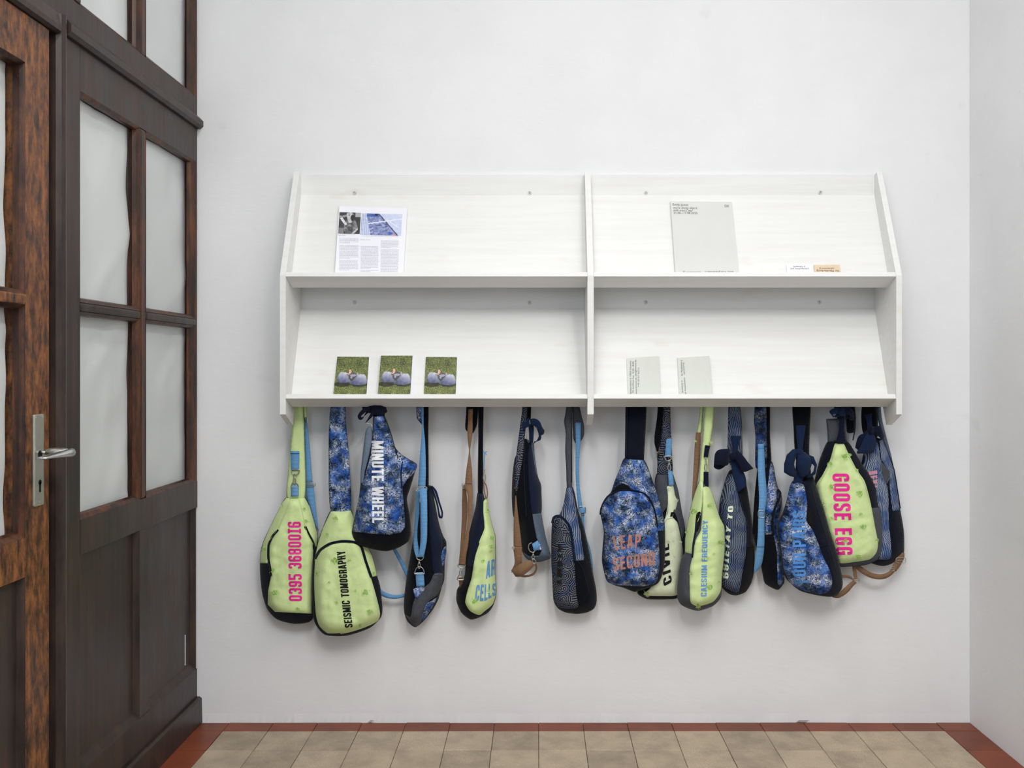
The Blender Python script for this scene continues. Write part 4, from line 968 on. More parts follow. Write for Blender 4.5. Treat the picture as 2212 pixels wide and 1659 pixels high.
# 4 side view, light blue webbing
B = Bag('black and navy sling bag seen from its side with a looped light blue webbing strap', K4, 912, (900, 1355), 4)
B.body([(262, 606), (290, 604), (312, 690), (345, 860), (375, 950), (396, 990), (396, 1060), (386, 1130), (382, 1250), (366, 1300), (340, 1390), (300, 1462), (240, 1537), (182, 1580), (130, 1542), (106, 1480), (103, 1400), (120, 1250), (148, 1080), (165, 980), (190, 800), (240, 640)], .060, .046, .036, M['black'], 26)
B.patch('side_panel', [(276, 640), (296, 680), (330, 800), (352, 900), (372, 1000), (358, 1080), (372, 1212), (312, 1212), (296, 1080), (282, 900)], M['denim'], T=.006)
B.patch('front_panel', [(394, 1022), (392, 1090), (372, 1162), (360, 1090), (374, 1040)], M['frost'], T=.003)
B.patch('bottom_panel', [(312, 1212), (372, 1212), (362, 1300), (330, 1360), (268, 1410), (226, 1535), (182, 1578), (112, 1492), (150, 1508), (165, 1420), (200, 1340), (280, 1275)], M['charcoal'], T=.007)
B.patch('front_panel', [(334, 1372), (300, 1442), (238, 1532), (232, 1500), (258, 1420), (300, 1395)], M['frost'], T=.003)
B.pipe('seam', [(312, 1215), (345, 1218), (372, 1215)], 5, M['chambray']); B.pipe('seam', [(268, 650), (276, 760), (278, 900), (290, 1060)], 7, M['black'])
B.strap('shoulder_strap', [(238, TOP), (272, TOP), (273, 300), (273, 625), (243, 625), (242, 300)], [(TOP, .075), (620, .07)], .010, M['black'])
B.strap('strap_end', [(190, TOP), (238, TOP), (240, 120), (236, 188), (212, 165), (192, 135)], [(TOP, .068), (188, .072)], .008, M['frost'])
B.band('webbing', [(216, TOP, 240, TOP, .086), (224, 100, 240, 100, .086), (228, 200, 240, 200, .086), (222, 300, 250, 300, .086), (212, 420, 254, 420, .088), (206, 520, 255, 520, .09), (200, 612, 252, 612, .09)], M['blueweb'])
B.band('webbing_loop', [(192, 640, 216, 632, .10), (186, 720, 212, 715, .085), (178, 850, 210, 850, .080), (170, 950, 206, 950, .085), (172, 1040, 206, 1040, .10), (186, 1090, 212, 1090, .118)], M['blueweb'])
B.band('webbing_loop', [(205, 622, 262, 620, .094), (216, 700, 264, 700, .118), (218, 850, 265, 850, .128), (218, 980, 262, 980, .128), (206, 1070, 246, 1070, .124), (186, 1096, 242, 1096, .118)], M['blueweb'])
B.buckle(190, 258, 614, 640, .094)
B.dring(190, 240, 1092, 1118, .117); B.clasp(209, 1110, 1176, .118, 14); B.dring(178, 244, 1212, 1162, .115)
B.band('tab', [(184, 1202, 240, 1200, .112), (190, 1300, 246, 1296, .112)], M['blueweb'], .003)
B.patch('tab_backing', [(168, 1318), (196, 1300), (246, 1296), (246, 1320), (196, 1385), (178, 1370)], M['frost'], smooth=False)
B.band('ribbon_loop', [(286, 606, 300, 604, .085), (312, 640, 330, 640, .09), (340, 720, 352, 716, .092), (362, 790, 373, 786, .092), (354, 826, 368, 828, .088), (342, 815, 352, 800, .082), (330, 740, 340, 735, .08), (300, 650, 314, 650, .078), (285, 612, 296, 612, .078)], M['ribbon'])
# 5 lime and navy, CELLS
B = Bag('navy and lime green sling bag lettered CELLS in blue beside a brown webbing strap', K4, 1022, (1028, 1338), 5)
B.body([(610, 656), (648, 650), (660, 690), (680, 688), (690, 770), (715, 880), (736, 960), (736, 1200), (742, 1340), (720, 1430), (680, 1482), (610, 1518), (560, 1526), (500, 1480), (466, 1400), (470, 1320), (505, 1270), (526, 1200), (530, 1030), (560, 900), (598, 750)], .060, .048, .036, M['black'], 26)
B.patch('side_panel', [(612, 660), (648, 656), (656, 740), (660, 850), (640, 965), (612, 1045), (596, 1160), (525, 1152), (530, 1030), (562, 900), (600, 752)], M['denim'], T=.006)
B.patch('front_panel', [(657, 705), (665, 692), (680, 690), (690, 772), (714, 882), (733, 962), (733, 1200), (738, 1340), (716, 1420), (660, 1470), (622, 1496), (560, 1468), (527, 1410), (542, 1330), (570, 1240), (584, 1150), (600, 1075), (638, 965), (664, 900), (656, 780)], M['lime'], T=.008, lift=.0024)
B.pipe('seam', [(656, 710), (655, 790), (662, 895), (634, 970), (622, 1000)], 6, M['lime'])
B.text('AR', [(668, 1250, 676, 1128), (734, 1214, 732, 1106)], M['p_blue'], t=.17); B.text('CELLS', [(592, 1402, 604, 1288), (664, 1398, 668, 1284), (740, 1356, 738, 1276)], M['p_blue'], t=.17)
B.strap('shoulder_strap', [(618, TOP), (652, TOP), (650, 300), (648, 660), (614, 660), (616, 300)], [(TOP, .075), (660, .07)], .010, M['black'])
B.strap('strap_end', [(545, TOP), (612, TOP), (610, 170), (578, 244), (528, 215), (532, 100)], [(TOP, .070), (240, .064)], .010, M['black'])
B.band('webbing', [(547, 76, 580, 74, .080), (545, 160, 578, 160, .080), (541, 240, 577, 240, .080), (548, 320, 566, 320, .082), (552, 366, 560, 366, .084), (544, 430, 566, 430, .084), (531, 520, 575, 520, .084), (525, 596, 574, 596, .084)], M['brownweb'])
B.band('webbing_loop', [(508, 612, 530, 606, .080), (504, 720, 542, 720, .070), (504, 800, 542, 800, .068), (500, 900, 532, 900, .070), (494, 1000, 520, 1000, .08), (486, 1100, 515, 1100, .098), (481, 1148, 520, 1152, .104)], M['brownweb'])
B.band('webbing_loop', [(512, 598, 577, 598, .088), (540, 660, 578, 660, .108), (545, 780, 572, 780, .118), (536, 900, 556, 900, .122), (514, 1000, 548, 1000, .122), (496, 1080, 534, 1080, .118), (481, 1150, 527, 1152, .110)], M['brownweb'])
B.buckle(508, 524, 590, 618, .088)
B.dring(476, 527, 1150, 1172, .108); B.clasp(495, 1164, 1222, .106, 13); B.dring(474, 514, 1252, 1216, .10)
B.band('tab', [(480, 1240, 512, 1236, .092), (484, 1275, 510, 1270, .085), (486, 1310, 500, 1296, .075)], M['brownweb'])
B.wire('blue_cord', [([(654, 366), (660, 390), (657, 430), (655, 485)], False), ([(656, 380), (664, 376), (672, 390)], False), ([(660, 384), (668, 372), (676, 366)], False), ([(660, 380), (656, 370), (652, 362)], False)], 3.4, .076, M['blueweb'])
B.clasp(658, 486, 578, .076, 14); B.wire('brown_cord', [([(654, 582), (658, 640), (670, 690), (676, 690), (680, 650), (672, 606), (658, 580)], False)], 4.2, .078, M['brownweb'])
B.fray([(684, 776, 14), (712, 960, 20), (708, 1020, 18), (650, 1120, 12), (702, 1055, 10), (590, 1400, 30), (690, 1330, 14)])
# 6 narrow, checker strap, brown looped webbing
B = Bag('black sling bag seen edge-on with dark checker strap and brown webbing looped below', K5, 1136, (1140, 1215), 6)
B.body([(172, 292), (200, 296), (218, 312), (242, 322), (250, 420), (272, 560), (290, 606), (297, 640), (297, 830), (310, 900), (330, 1000), (356, 1090), (363, 1125), (360, 1150), (292, 1172), (230, 1171), (188, 1148), (160, 1100), (148, 1000), (128, 900), (94, 842), (84, 700), (90, 540), (106, 430), (132, 390)], .060, .046, .036, M['black'], 24)
B.patch('side_panel', [(215, 316), (238, 340), (248, 430), (268, 566), (290, 618), (296, 650), (296, 822), (232, 832), (210, 640), (200, 450)], M['denim'], T=.005)
B.patch('side_panel', [(222, 316), (242, 324), (250, 424), (272, 560), (258, 540), (240, 430)], M['chambray'], smooth=False)
B.patch('bottom_panel', [(232, 832), (297, 824), (310, 900), (330, 1000), (355, 1090), (361, 1150), (292, 1170), (230, 1169), (190, 1147), (162, 1100), (205, 1132), (280, 1130), (300, 1090), (262, 1000), (242, 900)], M['chambray'], T=.005, smooth=False)
B.pipe('seam', [(180, 300), (172, 450), (176, 650), (190, 850)], 5, M['denim'])
B.strap('shoulder_strap', [(168, TOP), (196, TOP), (194, 160), (182, 240), (164, 430), (140, 570), (120, 700), (112, 705), (106, 590), (112, 450), (140, 230), (158, 90)], [(TOP, .075), (300, .10), (700, .114)], .010, M['op'])
B.strap('strap_end', [(192, TOP), (222, TOP), (220, 150), (196, 160)], [(TOP, .07), (160, .074)], .010, M['black'])
B.wire('cord', [([(172, 235), (176, 300)], False), ([(186, 235), (192, 290), (206, 320), (210, 300)], False)], 1.2, .098, M['paledenim'])
B.strap('ribbon_stem', [(206, 190), (240, 190), (242, 260), (236, 318), (210, 312), (208, 250)], [(190, .098), (318, .098)], .006, M['ribbon'])
B.band('bow_loop', [(205, 140, 215, 200, .110), (186, 165, 190, 212, .116), (160, 178, 168, 238, .112), (162, 200, 168, 238, .104)], M['ribbon'])
B.band('bow_loop', [(212, 150, 222, 196, .112), (250, 146, 240, 196, .122), (284, 166, 264, 210, .126), (304, 210, 280, 240, .124), (318, 234, 276, 262, .116), (306, 262, 280, 266, .105), (282, 235, 262, 215, .10), (240, 190, 230, 180, .102)], M['ribbon'])
B.band('bow_tail', [(262, 190, 290, 200, .110), (280, 250, 296, 256, .108), (268, 296, 290, 300, .106), (240, 330, 244, 310, .104)], M['ribbon'])
B.band('webbing', [(109, 700, 116, 700, .112), (104, 800, 126, 800, .112), (98, 900, 138, 900, .110), (97, 1000, 150, 1000, .108), (97, 1066, 156, 1066, .106)], M['brownweb'])
B.band('webbing', [(92, 1066, 158, 1066, .110), (102, 1130, 159, 1130, .108), (104, 1186, 158, 1180, .104), (88, 1225, 140, 1212, .098), (82, 1250, 112, 1232, .095)], M['brownweb']); B.buckle(88, 104, 1066, 1082, .112)
B.band('webbing_loop', [(80, 1232, 112, 1279, .104), (130, 1196, 152, 1276, .118), (180, 1172, 206, 1240, .120), (216, 1160, 248, 1196, .112)], M['brownweb'])
B.band('webbing_loop', [(132, 1262, 140, 1278, .086), (190, 1268, 186, 1284, .082), (234, 1254, 244, 1266, .086), (254, 1220, 268, 1220, .096), (248, 1186, 262, 1182, .106)], M['brownweb'])
B.wire('key_ring', [([(228, 1036), (210, 1046), (204, 1070), (214, 1096), (236, 1106), (250, 1098)], False)], 3.4, .112); B.clasp(238, 1100, 1160, .113, 15); B.wire('key_ring', [([(236, 1150), (256, 1165), (254, 1186), (238, 1188), (230, 1170)], True)], 3.0, .115)
B.patch('tab_backing', [(272, 1022), (290, 1050), (298, 1088), (276, 1092)], M['frost'], smooth=False); B.band('tab', [(230, 1044, 244, 1098, .108), (258, 1028, 276, 1086, .110), (270, 1020, 284, 1082, .106)], M['blueweb'], .003)
B.fray([(118, 575, 18), (112, 640, 14)], M['threadtan'], None)
# 7 checker pocket
B = Bag('grey-strapped sling bag with black and grey checker pocket and light blue webbing behind', K5, 1237, (1245, 1325), 7)
B.body([(480, 634), (516, 632), (536, 680), (560, 800), (600, 920), (640, 1100), (665, 1250), (690, 1370), (693, 1460), (672, 1510), (620, 1537), (550, 1546), (470, 1536), (415, 1506), (384, 1450), (374, 1300), (367, 1150), (369, 950), (376, 875), (396, 846), (428, 832), (455, 760), (468, 690)], .060, .044, .036, M['black'], 28)
B.patch('side_panel', [(484, 638), (514, 640), (540, 760), (575, 950), (605, 1160), (540, 1168), (522, 1010), (490, 905), (428, 842), (456, 762), (470, 692)], M['moireblue'], T=.004, smooth=False)
B.patch('front_pocket', [(374, 905), (386, 865), (405, 852), (432, 856), (478, 900), (503, 965), (518, 1100), (536, 1220), (547, 1400), (562, 1488), (540, 1508), (450, 1505), (402, 1480), (382, 1400), (372, 1200)], M['op'], T=.010, lift=.0024)
B.pipe('zip', [(374, 896), (384, 858), (405, 845), (434, 847), (484, 895), (510, 960), (526, 1090), (536, 1168)], 17, M['denim'], lift=.003)
B.pipe('seam', [(560, 1170), (600, 1240), (640, 1400)], 4, M['denim'])
B.text('ATOMY', [(414, 1050, 452, 1050), (404, 1340, 446, 1340)], M['p_dark'], t=.2)
B.strap('shoulder_strap', [(486, TOP), (515, TOP), (516, 300), (516, 640), (480, 640), (474, 500), (467, 380), (470, 250), (459, 170), (468, 110)], [(TOP, .075), (640, .068)], .012, M['charcoal'])
B.pipe('binding', [(514, 60), (514, 300), (513, 600)], 6, M['black'], lift=.020)
B.strap('strap_end', [(519, TOP), (550, TOP), (586, 130), (603, 200), (600, 270), (572, 318), (542, 326), (526, 285), (520, 180)], [(TOP, .068), (326, .058)], .010, M['charcoal'])
B.band('webbing', [(541, 176, 580, 176, .070), (543, 330, 576, 330, .070), (541, 450, 568, 450, .066), (542, 560, 568, 560, .060), (548, 660, 574, 660, .054), (562, 790, 594, 790, .050)], M['blueweb'])
B.band('webbing', [(580, 820, 606, 818, .046), (584, 900, 604, 900, .043), (600, 1000, 622, 1000, .040), (628, 1080, 648, 1080, .04), (644, 1160, 662, 1160, .04), (648, 1230, 667, 1230, .04), (630, 1290, 650, 1300, .04)], M['blueweb'])
B.band('webbing_keeper', [(568, 790, 610, 784, .056), (570, 824, 610, 822, .056)], M['blueweb'], .006); B.buckle(566, 610, 780, 828, .052)
# 8 LEAP SECOND
B = Bag('blue frost print sling bag lettered LEAP SECOND in copper on a wide navy strap', K6, 1374, (1365, 1277), 8)
B.body([(235, 450), (310, 456), (385, 460), (430, 560), (470, 680), (512, 800), (536, 920), (541, 990), (541, 1180), (526, 1300), (490, 1380), (420, 1416), (345, 1440), (310, 1446), (230, 1416), (160, 1396), (110, 1370), (94, 1330), (70, 1220), (75, 1100), (84, 1000), (70, 920), (54, 840), (75, 780), (110, 730), (138, 700), (165, 620), (200, 535)], .098, .046, .042, M['navy'], 34)
B.patch('side_panel', [(238, 453), (384, 463), (429, 562), (469, 682), (510, 802), (534, 922), (540, 990), (486, 992), (470, 860), (430, 760), (380, 712), (300, 695), (270, 660), (232, 640), (185, 655), (150, 695), (140, 702), (166, 622), (202, 536)], M['frost'], smooth=False)
B.patch('pocket_opening', [(150, 694), (184, 654), (232, 638), (272, 662), (300, 696), (220, 690)], M['black'], lift=.001)
B.patch('front_pocket', [(60, 850), (80, 786), (118, 736), (200, 696), (300, 697), (378, 716), (428, 768), (462, 855), (488, 1000), (500, 1180), (498, 1290), (470, 1378), (380, 1404), (270, 1400), (162, 1394), (112, 1368), (97, 1330), (78, 1210), (90, 1060), (88, 980), (68, 905)], M['frost'], T=.012, lift=.0024)
B.pipe('zip', [(57, 870), (62, 830), (82, 778), (118, 730), (200, 690), (300, 690), (384, 712), (436, 768), (468, 855), (486, 960)], 12, M['navy'], lift=.003)
B.text('LEAP', [(168, 1134, 148, 1030), (352, 1112, 364, 1014)], M['p_copper'], t=.155, sp=.16); B.text('SECOND', [(160, 1290, 146, 1196), (300, 1268, 296, 1170), (462, 1246, 462, 1146)], M['p_copper'], t=.155, sp=.12)
B.strap('shoulder_strap', [(246, TOP), (406, TOP), (400, 180), (384, 460), (240, 456), (244, 200)], [(TOP, .078), (460, .104)], .016, M['navy'], smooth=False)
B.pipe('seam', [(262, 60), (256, 250), (252, 440)], 4, M['denim'], lift=.014)
# 9 cream CIVIL
B = Bag('cream sling bag lettered CIVIL in black, half hidden behind the copper-lettered bag', K6, 1436, (1435, 1294), 9)
B.body([(482, 562), (590, 560), (612, 600), (642, 700), (668, 850), (690, 960), (692, 1100), (664, 1300), (642, 1482), (560, 1502), (420, 1502), (380, 1490), (334, 1450), (400, 1300), (440, 1100), (450, 850), (462, 650)], .044, .030, .034, M['black'], 26)
B.patch('side_panel', [(484, 565), (566, 565), (566, 800), (520, 860), (455, 850), (464, 652)], M['charcoal'], smooth=False); B.patch('side_panel', [(590, 565), (611, 602), (640, 702), (666, 852), (688, 962), (688, 1010), (668, 1060), (640, 920), (612, 850), (630, 780), (612, 700), (585, 650)], M['charcoal'], smooth=False)
B.patch('front_panel', [(558, 660), (600, 652), (616, 726), (634, 770), (620, 830), (598, 890), (634, 930), (660, 1050), (676, 1160), (652, 1290), (636, 1462), (520, 1478), (385, 1468), (440, 1400), (460, 1200), (480, 1000), (530, 915), (558, 860), (562, 740)], M['cream'], T=.006, lift=.0022)
B.pipe('seam', [(560, 668), (564, 780), (548, 880), (530, 940), (560, 900), (600, 895), (632, 935)], 4, M['cream'])
B.text('CIVIL', [(594, 1372, 530, 1408), (582, 1280, 524, 1300), (574, 1150, 520, 1170), (570, 1085, 516, 1095)], M['p_black'], t=.175, sp=.16); B.text('L', [(604, 882, 580, 886), (614, 832, 586, 834)], M['p_black'], t=.24)
B.strap('shoulder_strap', [(532, TOP), (574, TOP), (584, 200), (592, 400), (592, 566), (486, 566), (492, 460), (515, 250), (528, 90)], [(TOP, .074), (560, .052)], .012, M['op'])
B.strap('strap_end', [(494, TOP), (530, TOP), (524, 200), (510, 330), (484, 402), (462, 340), (462, 280), (480, 150)], [(TOP, .066), (400, .05)], .012, M['black'])
B.strap('brown_strap_edge', [(484, 396), (496, 330), (494, 480), (486, 560)], [(330, .05), (560, .05)], .004, M['brownweb'])
B.band('tab', [(556, 304, 594, 302, .078), (548, 330, 592, 330, .080), (541, 440, 586, 438, .076)], M['blueweb'], .003)
B.dring(539, 590, 434, 470, .08); B.clasp(572, 458, 548, .08, 17)
B.band('tab', [(562, 545, 592, 542, .078), (566, 600, 602, 596, .080), (568, 652, 606, 648, .077)], M['blueweb'], .003)
B.fray([(566, 670, 12), (628, 760, 14), (604, 1060, 10), (568, 1066, 12), (612, 1180, 9), (656, 1076, 12)], M['threadcream'], None); B.fray([(404, 1456, 22)])
# 10 CAESIUM FREQUENCY
B = Bag('lime green sling bag lettered CAESIUM FREQUENCY in blue with charcoal base', K6, 1520, (1512, 1318), 10)
B.body([(797, 618), (830, 620), (866, 660), (890, 700), (920, 790), (952, 890), (982, 950), (987, 1000), (987, 1150), (967, 1330), (960, 1480), (902, 1550), (800, 1586), (730, 1576), (660, 1541), (631, 1480), (638, 1350), (664, 1200), (688, 1150), (690, 1050), (710, 930), (740, 780), (768, 690)], .102, .044, .040, M['charcoal'], 28)
B.patch('side_panel', [(798, 621), (826, 626), (820, 760), (812, 850), (780, 940), (746, 1164), (690, 1152), (692, 1050), (712, 930), (742, 782), (770, 692)], M['lime'], smooth=False)
B.patch('pocket_opening', [(776, 862), (806, 850), (804, 940), (780, 1000), (768, 940)], M['hole'], lift=.0008, add=False)
B.patch('front_panel', [(824, 668), (864, 662), (889, 702), (918, 792), (950, 892), (980, 952), (985, 1000), (984, 1150), (965, 1330), (956, 1440), (900, 1520), (790, 1554), (736, 1530), (726, 1470), (726, 1280), (746, 1180), (770, 1060), (808, 985), (818, 850), (820, 740)], M['lime'], T=.007, lift=.0024)
B.pipe('zip', [(774, 925), (768, 1000), (752, 1090), (744, 1190)], 14, M['denim'], lift=.003)
B.pipe('seam', [(826, 676), (824, 850), (812, 985), (778, 1050)], 5, M['lime']); B.pipe('seam', [(866, 672), (900, 770), (940, 890), (980, 965)], 5, M['lime'])
B.text('CAESIUM FREQUENCY', [(852, 1480, 808, 1482), (856, 1200, 815, 1200), (862, 910, 822, 915)], M['p_blue'], t=.155)
B.strap('shoulder_strap', [(828, TOP), (908, TOP), (906, 90), (896, 220), (872, 420), (858, 622), (796, 628), (812, 420), (826, 250), (832, 70)], [(TOP, .078), (620, .106)], .014, M['lime'])
B.strap('strap_loop', [(806, TOP), (832, TOP), (824, 140), (812, 262), (778, 262), (796, 150)], [(TOP, .07), (262, .07)], .010, M['lime'])
B.band('webbing', [(772, 256, 808, 258, .076), (762, 360, 806, 360, .078), (756, 480, 800, 480, .08), (750, 600, 786, 600, .084), (744, 700, 772, 700, .088), (742, 780, 762, 770, .09)], M['brownweb'])
B.band('tab', [(840, 352, 878, 356, .108), (834, 400, 868, 402, .112), (830, 440, 862, 442, .110)], M['ribbondark'], .004)
B.clasp(846, 440, 552, .112, 17); B.band('tab', [(830, 550, 864, 550, .112), (829, 660, 866, 660, .114)], M['ribbondark'], .004)
B.fray([(754, 846, 30), (700, 1000, 10), (876, 802, 24), (958, 1076, 30), (738, 1310, 16), (874, 1415, 28), (945, 1370, 10), (790, 1548, 24), (884, 330, 14), (766, 320, 10), (862, 1195, 8), (905, 1160, 8)])
# 11 grey wave print
B = Bag('dark grey wave print sling bag with pale vertical lettering and navy bow', K7, 1590, (1590, 1286), 11)
B.body([(168, 562), (200, 556), (272, 578), (290, 640), (310, 740), (330, 880), (344, 1000), (344, 1100), (361, 1180), (355, 1350), (335, 1442), (290, 1512), (220, 1538), (160, 1526), (104, 1472), (94, 1400), (105, 1250), (100, 1100), (80, 930), (90, 800), (120, 680), (148, 595)], .052, .040, .034, M['black'], 28)
B.patch('front_panel', [(158, 598), (200, 600), (232, 740), (258, 850), (292, 940), (302, 1050), (298, 1190), (284, 1260), (252, 1450), (230, 1516), (180, 1504), (112, 1460), (98, 1400), (108, 1250), (106, 1100), (84, 930), (94, 800), (124, 680)], M['moiregrey'], T=.008, lift=.0024)
B.pipe('seam', [(242, 745), (266, 850), (300, 940), (312, 1050), (306, 1160)], 6, M['denim']); B.pipe('seam', [(302, 1158), (335, 1160), (356, 1156)], 4, M['denim'])
B.text('681ETAY TO', [(157, 1408, 108, 1402), (160, 1280, 112, 1268), (164, 1160, 128, 1140), (176, 1000, 140, 985), (190, 920, 152, 912), (196, 838, 152, 845)], M['p_pale'], t=.175, sp=.14)
B.strap('shoulder_strap', [(162, TOP), (228, TOP), (258, 140), (264, 280), (266, 420), (262, 520), (172, 520), (150, 400), (152, 280), (154, 130)], [(TOP, .072), (520, .064)], .014, M['moiregrey'])
B.band('ribbon_tab', [(176, 294, 252, 294, .082), (178, 330, 246, 330, .084), (188, 400, 228, 400, .086), (180, 440, 226, 440, .088), (178, 520, 236, 510, .090), (196, 620, 286, 600, .094), (232, 736, 298, 680, .100)], M['ribbon'])
B.band('bow_loop', [(172, 400, 172, 470, .094), (150, 396, 146, 524, .110), (80, 404, 76, 522, .118), (52, 440, 44, 530, .112), (56, 500, 60, 552, .104), (110, 520, 100, 552, .096), (170, 470, 168, 500, .094)], M['ribbondark'])
B.band('bow_tail', [(180, 440, 178, 474, .098), (222, 408, 206, 470, .108), (264, 440, 240, 520, .112), (310, 500, 262, 570, .108), (352, 548, 290, 574, .098)], M['ribbondark'])
B.band('knot', [(164, 440, 180, 478, .104), (196, 420, 206, 476, .108), (222, 420, 226, 470, .100)], M['ribbondark'], .006)
# 12 side view, light blue webbing strap in front
B = Bag('narrow black and frost print sling bag seen from its side with long light blue webbing', K7, 1645, (1660, 1273), 12)
B.body([(386, 545), (440, 500), (490, 488), (512, 540), (528, 640), (548, 712), (572, 760), (576, 800), (562, 870), (545, 980), (562, 1100), (577, 1250), (592, 1390), (590, 1440), (546, 1494), (490, 1476), (440, 1442), (424, 1380), (408, 1290), (380, 1180), (348, 1060), (358, 800)], .050, .040, .034, M['black'], 24)
B.patch('side_panel', [(486, 492), (511, 542), (526, 642), (546, 714), (540, 780), (514, 860), (500, 960), (504, 1062), (444, 1066), (448, 860), (462, 700), (478, 560)], M['frost'], T=.004, smooth=False)
B.patch('front_panel', [(550, 716), (572, 762), (574, 800), (560, 870), (543, 980), (560, 1100), (575, 1250), (589, 1390), (580, 1440), (556, 1470), (540, 1440), (536, 1200), (508, 1060), (504, 960), (518, 870), (544, 790)], M['frost'], T=.004, smooth=False)
B.pipe('zip', [(542, 712), (562, 740), (552, 790), (516, 870), (500, 970), (510, 1065)], 17, M['navy'], lift=.003)
B.strap('shoulder_strap', [(366, TOP), (446, TOP), (456, 170), (456, 545), (370, 540), (368, 300), (356, 180), (360, 80)], [(TOP, .074), (540, .078)], .012, M['frostdark'])
B.strap('strap_side', [(448, TOP), (480, TOP), (482, 300), (492, 500), (456, 520), (452, 300)], [(TOP, .066), (520, .062)], .010, M['black'])
B.strap('gusset_flap', [(388, 530), (400, 700), (400, 900), (380, 1050), (346, 1060), (350, 900), (366, 700)], [(530, .062), (1060, .058)], .012, M['black'])
B.band('webbing', [(387, 358, 432, 356, .090), (386, 460, 438, 460, .092), (386, 560, 442, 560, .094), (392, 680, 452, 680, .096), (396, 780, 456, 780, .098), (392, 870, 444, 870, .100), (391, 920, 442, 918, .102)], M['blueweb'])
B.band('webbing', [(390, 880, 440, 880, .108), (388, 980, 438, 980, .108), (386, 1060, 438, 1060, .106), (378, 1160, 436, 1160, .102), (366, 1240, 428, 1240, .096), (358, 1310, 410, 1310, .088), (356, 1366, 374, 1350, .08)], M['blueweb']); B.buckle(392, 438, 880, 928, .112)
B.band('stitching', [(388, 388, 434, 386, .093), (388, 394, 434, 392, .093)], M['p_sky'], .002); B.band('stitching', [(380, 1156, 436, 1156, .105), (380, 1159, 436, 1159, .105)], M['paledenim'], .002)
# 13 FOUR PAIRS
B = Bag('blue frost print sling bag lettered FOUR PAIRS with wide navy side and navy bow', K8, 1730, (1765, 1290), 13)
B.body([(196, 640), (300, 628), (345, 606), (372, 690), (402, 780), (432, 872), (482, 1052), (532, 1202), (556, 1300), (572, 1380), (579, 1450), (562, 1502), (500, 1546), (400, 1540), (250, 1502), (150, 1422), (108, 1340), (92, 1200), (66, 990), (106, 900), (140, 800), (166, 690)], .112, .044, .042, M['navy'], 30)
B.patch('front_panel', [(176, 664), (264, 668), (286, 720), (302, 830), (298, 955), (345, 1028), (388, 1130), (430, 1245), (482, 1352), (496, 1445), (470, 1508), (400, 1524), (280, 1500), (180, 1450), (122, 1340), (104, 1200), (78, 985), (112, 925), (144, 800)], M['frost'], T=.009, lift=.0024)
B.patch('pocket_opening', [(304, 850), (330, 880), (350, 1000), (346, 1020), (304, 955)], M['hole'], lift=.0008, add=False)
B.pipe('seam', [(330, 680), (372, 830), (430, 1020), (500, 1240), (540, 1400)], 4, M['denim']); B.pipe('seam', [(380, 1160), (430, 1150), (470, 1140)], 3, M['denim'])
B.text('FOUR PAIRS', [(304, 1436, 205, 1452), (292, 1390, 190, 1390), (292, 1160, 188, 1165), (284, 880, 188, 880)], M['p_sky'], t=.165)
B.strap('shoulder_strap', [(190, TOP), (322, TOP), (322, 250), (318, 420), (330, 640), (250, 660), (206, 420), (196, 250)], [(TOP, .078), (640, .116)], .014, M['black'])
B.band('ribbon_tab', [(214, 212, 290, 212, .108), (218, 300, 278, 300, .114), (226, 390, 266, 390, .120), (218, 440, 270, 440, .124), (212, 540, 274, 540, .130), (200, 610, 272, 610, .134), (190, 668, 262, 664, .134)], M['ribbon'])
B.band('bow_loop', [(244, 398, 230, 450, .140), (190, 398, 214, 462, .150), (142, 442, 204, 490, .156), (122, 512, 200, 518, .156), (120, 578, 206, 545, .150), (165, 606, 216, 564, .144), (212, 618, 226, 576, .138)], M['ribbon'], smooth=False)
B.band('bow_flap', [(232, 404, 290, 426, .142), (226, 462, 330, 470, .158), (222, 520, 336, 520, .160), (236, 578, 312, 592, .152), (248, 606, 272, 618, .146)], M['ribbon'], smooth=False)
B.band('bow_loop', [(318, 444, 320, 512, .138), (352, 456, 344, 515, .144), (378, 520, 358, 532, .148), (366, 590, 350, 570, .146), (330, 618, 332, 590, .140), (296, 622, 308, 584, .138)], M['ribbon'], smooth=False)
B.band('knot', [(212, 408, 216, 440, .146), (236, 398, 236, 442, .150), (266, 404, 262, 440, .144)], M['ribbon'], .006)
B.band('webbing', [(488, 1540, 500, 1552, .080), (530, 1530, 548, 1556, .080), (580, 1490, 610, 1520, .076), (640, 1434, 662, 1462, .072), (664, 1414, 684, 1438, .070)], M['brownweb']); B.buckle(660, 702, 1404, 1440, .07)
B.band('webbing', [(650, 1290, 682, 1290, .05), (658, 1350, 686, 1350, .058), (664, 1410, 692, 1408, .066)], M['brownweb']); B.band('webbing', [(556, 1380, 556, 1400, .068), (600, 1378, 600, 1398, .066), (640, 1388, 640, 1408, .066), (664, 1408, 664, 1426, .068)], M['brownweb'])
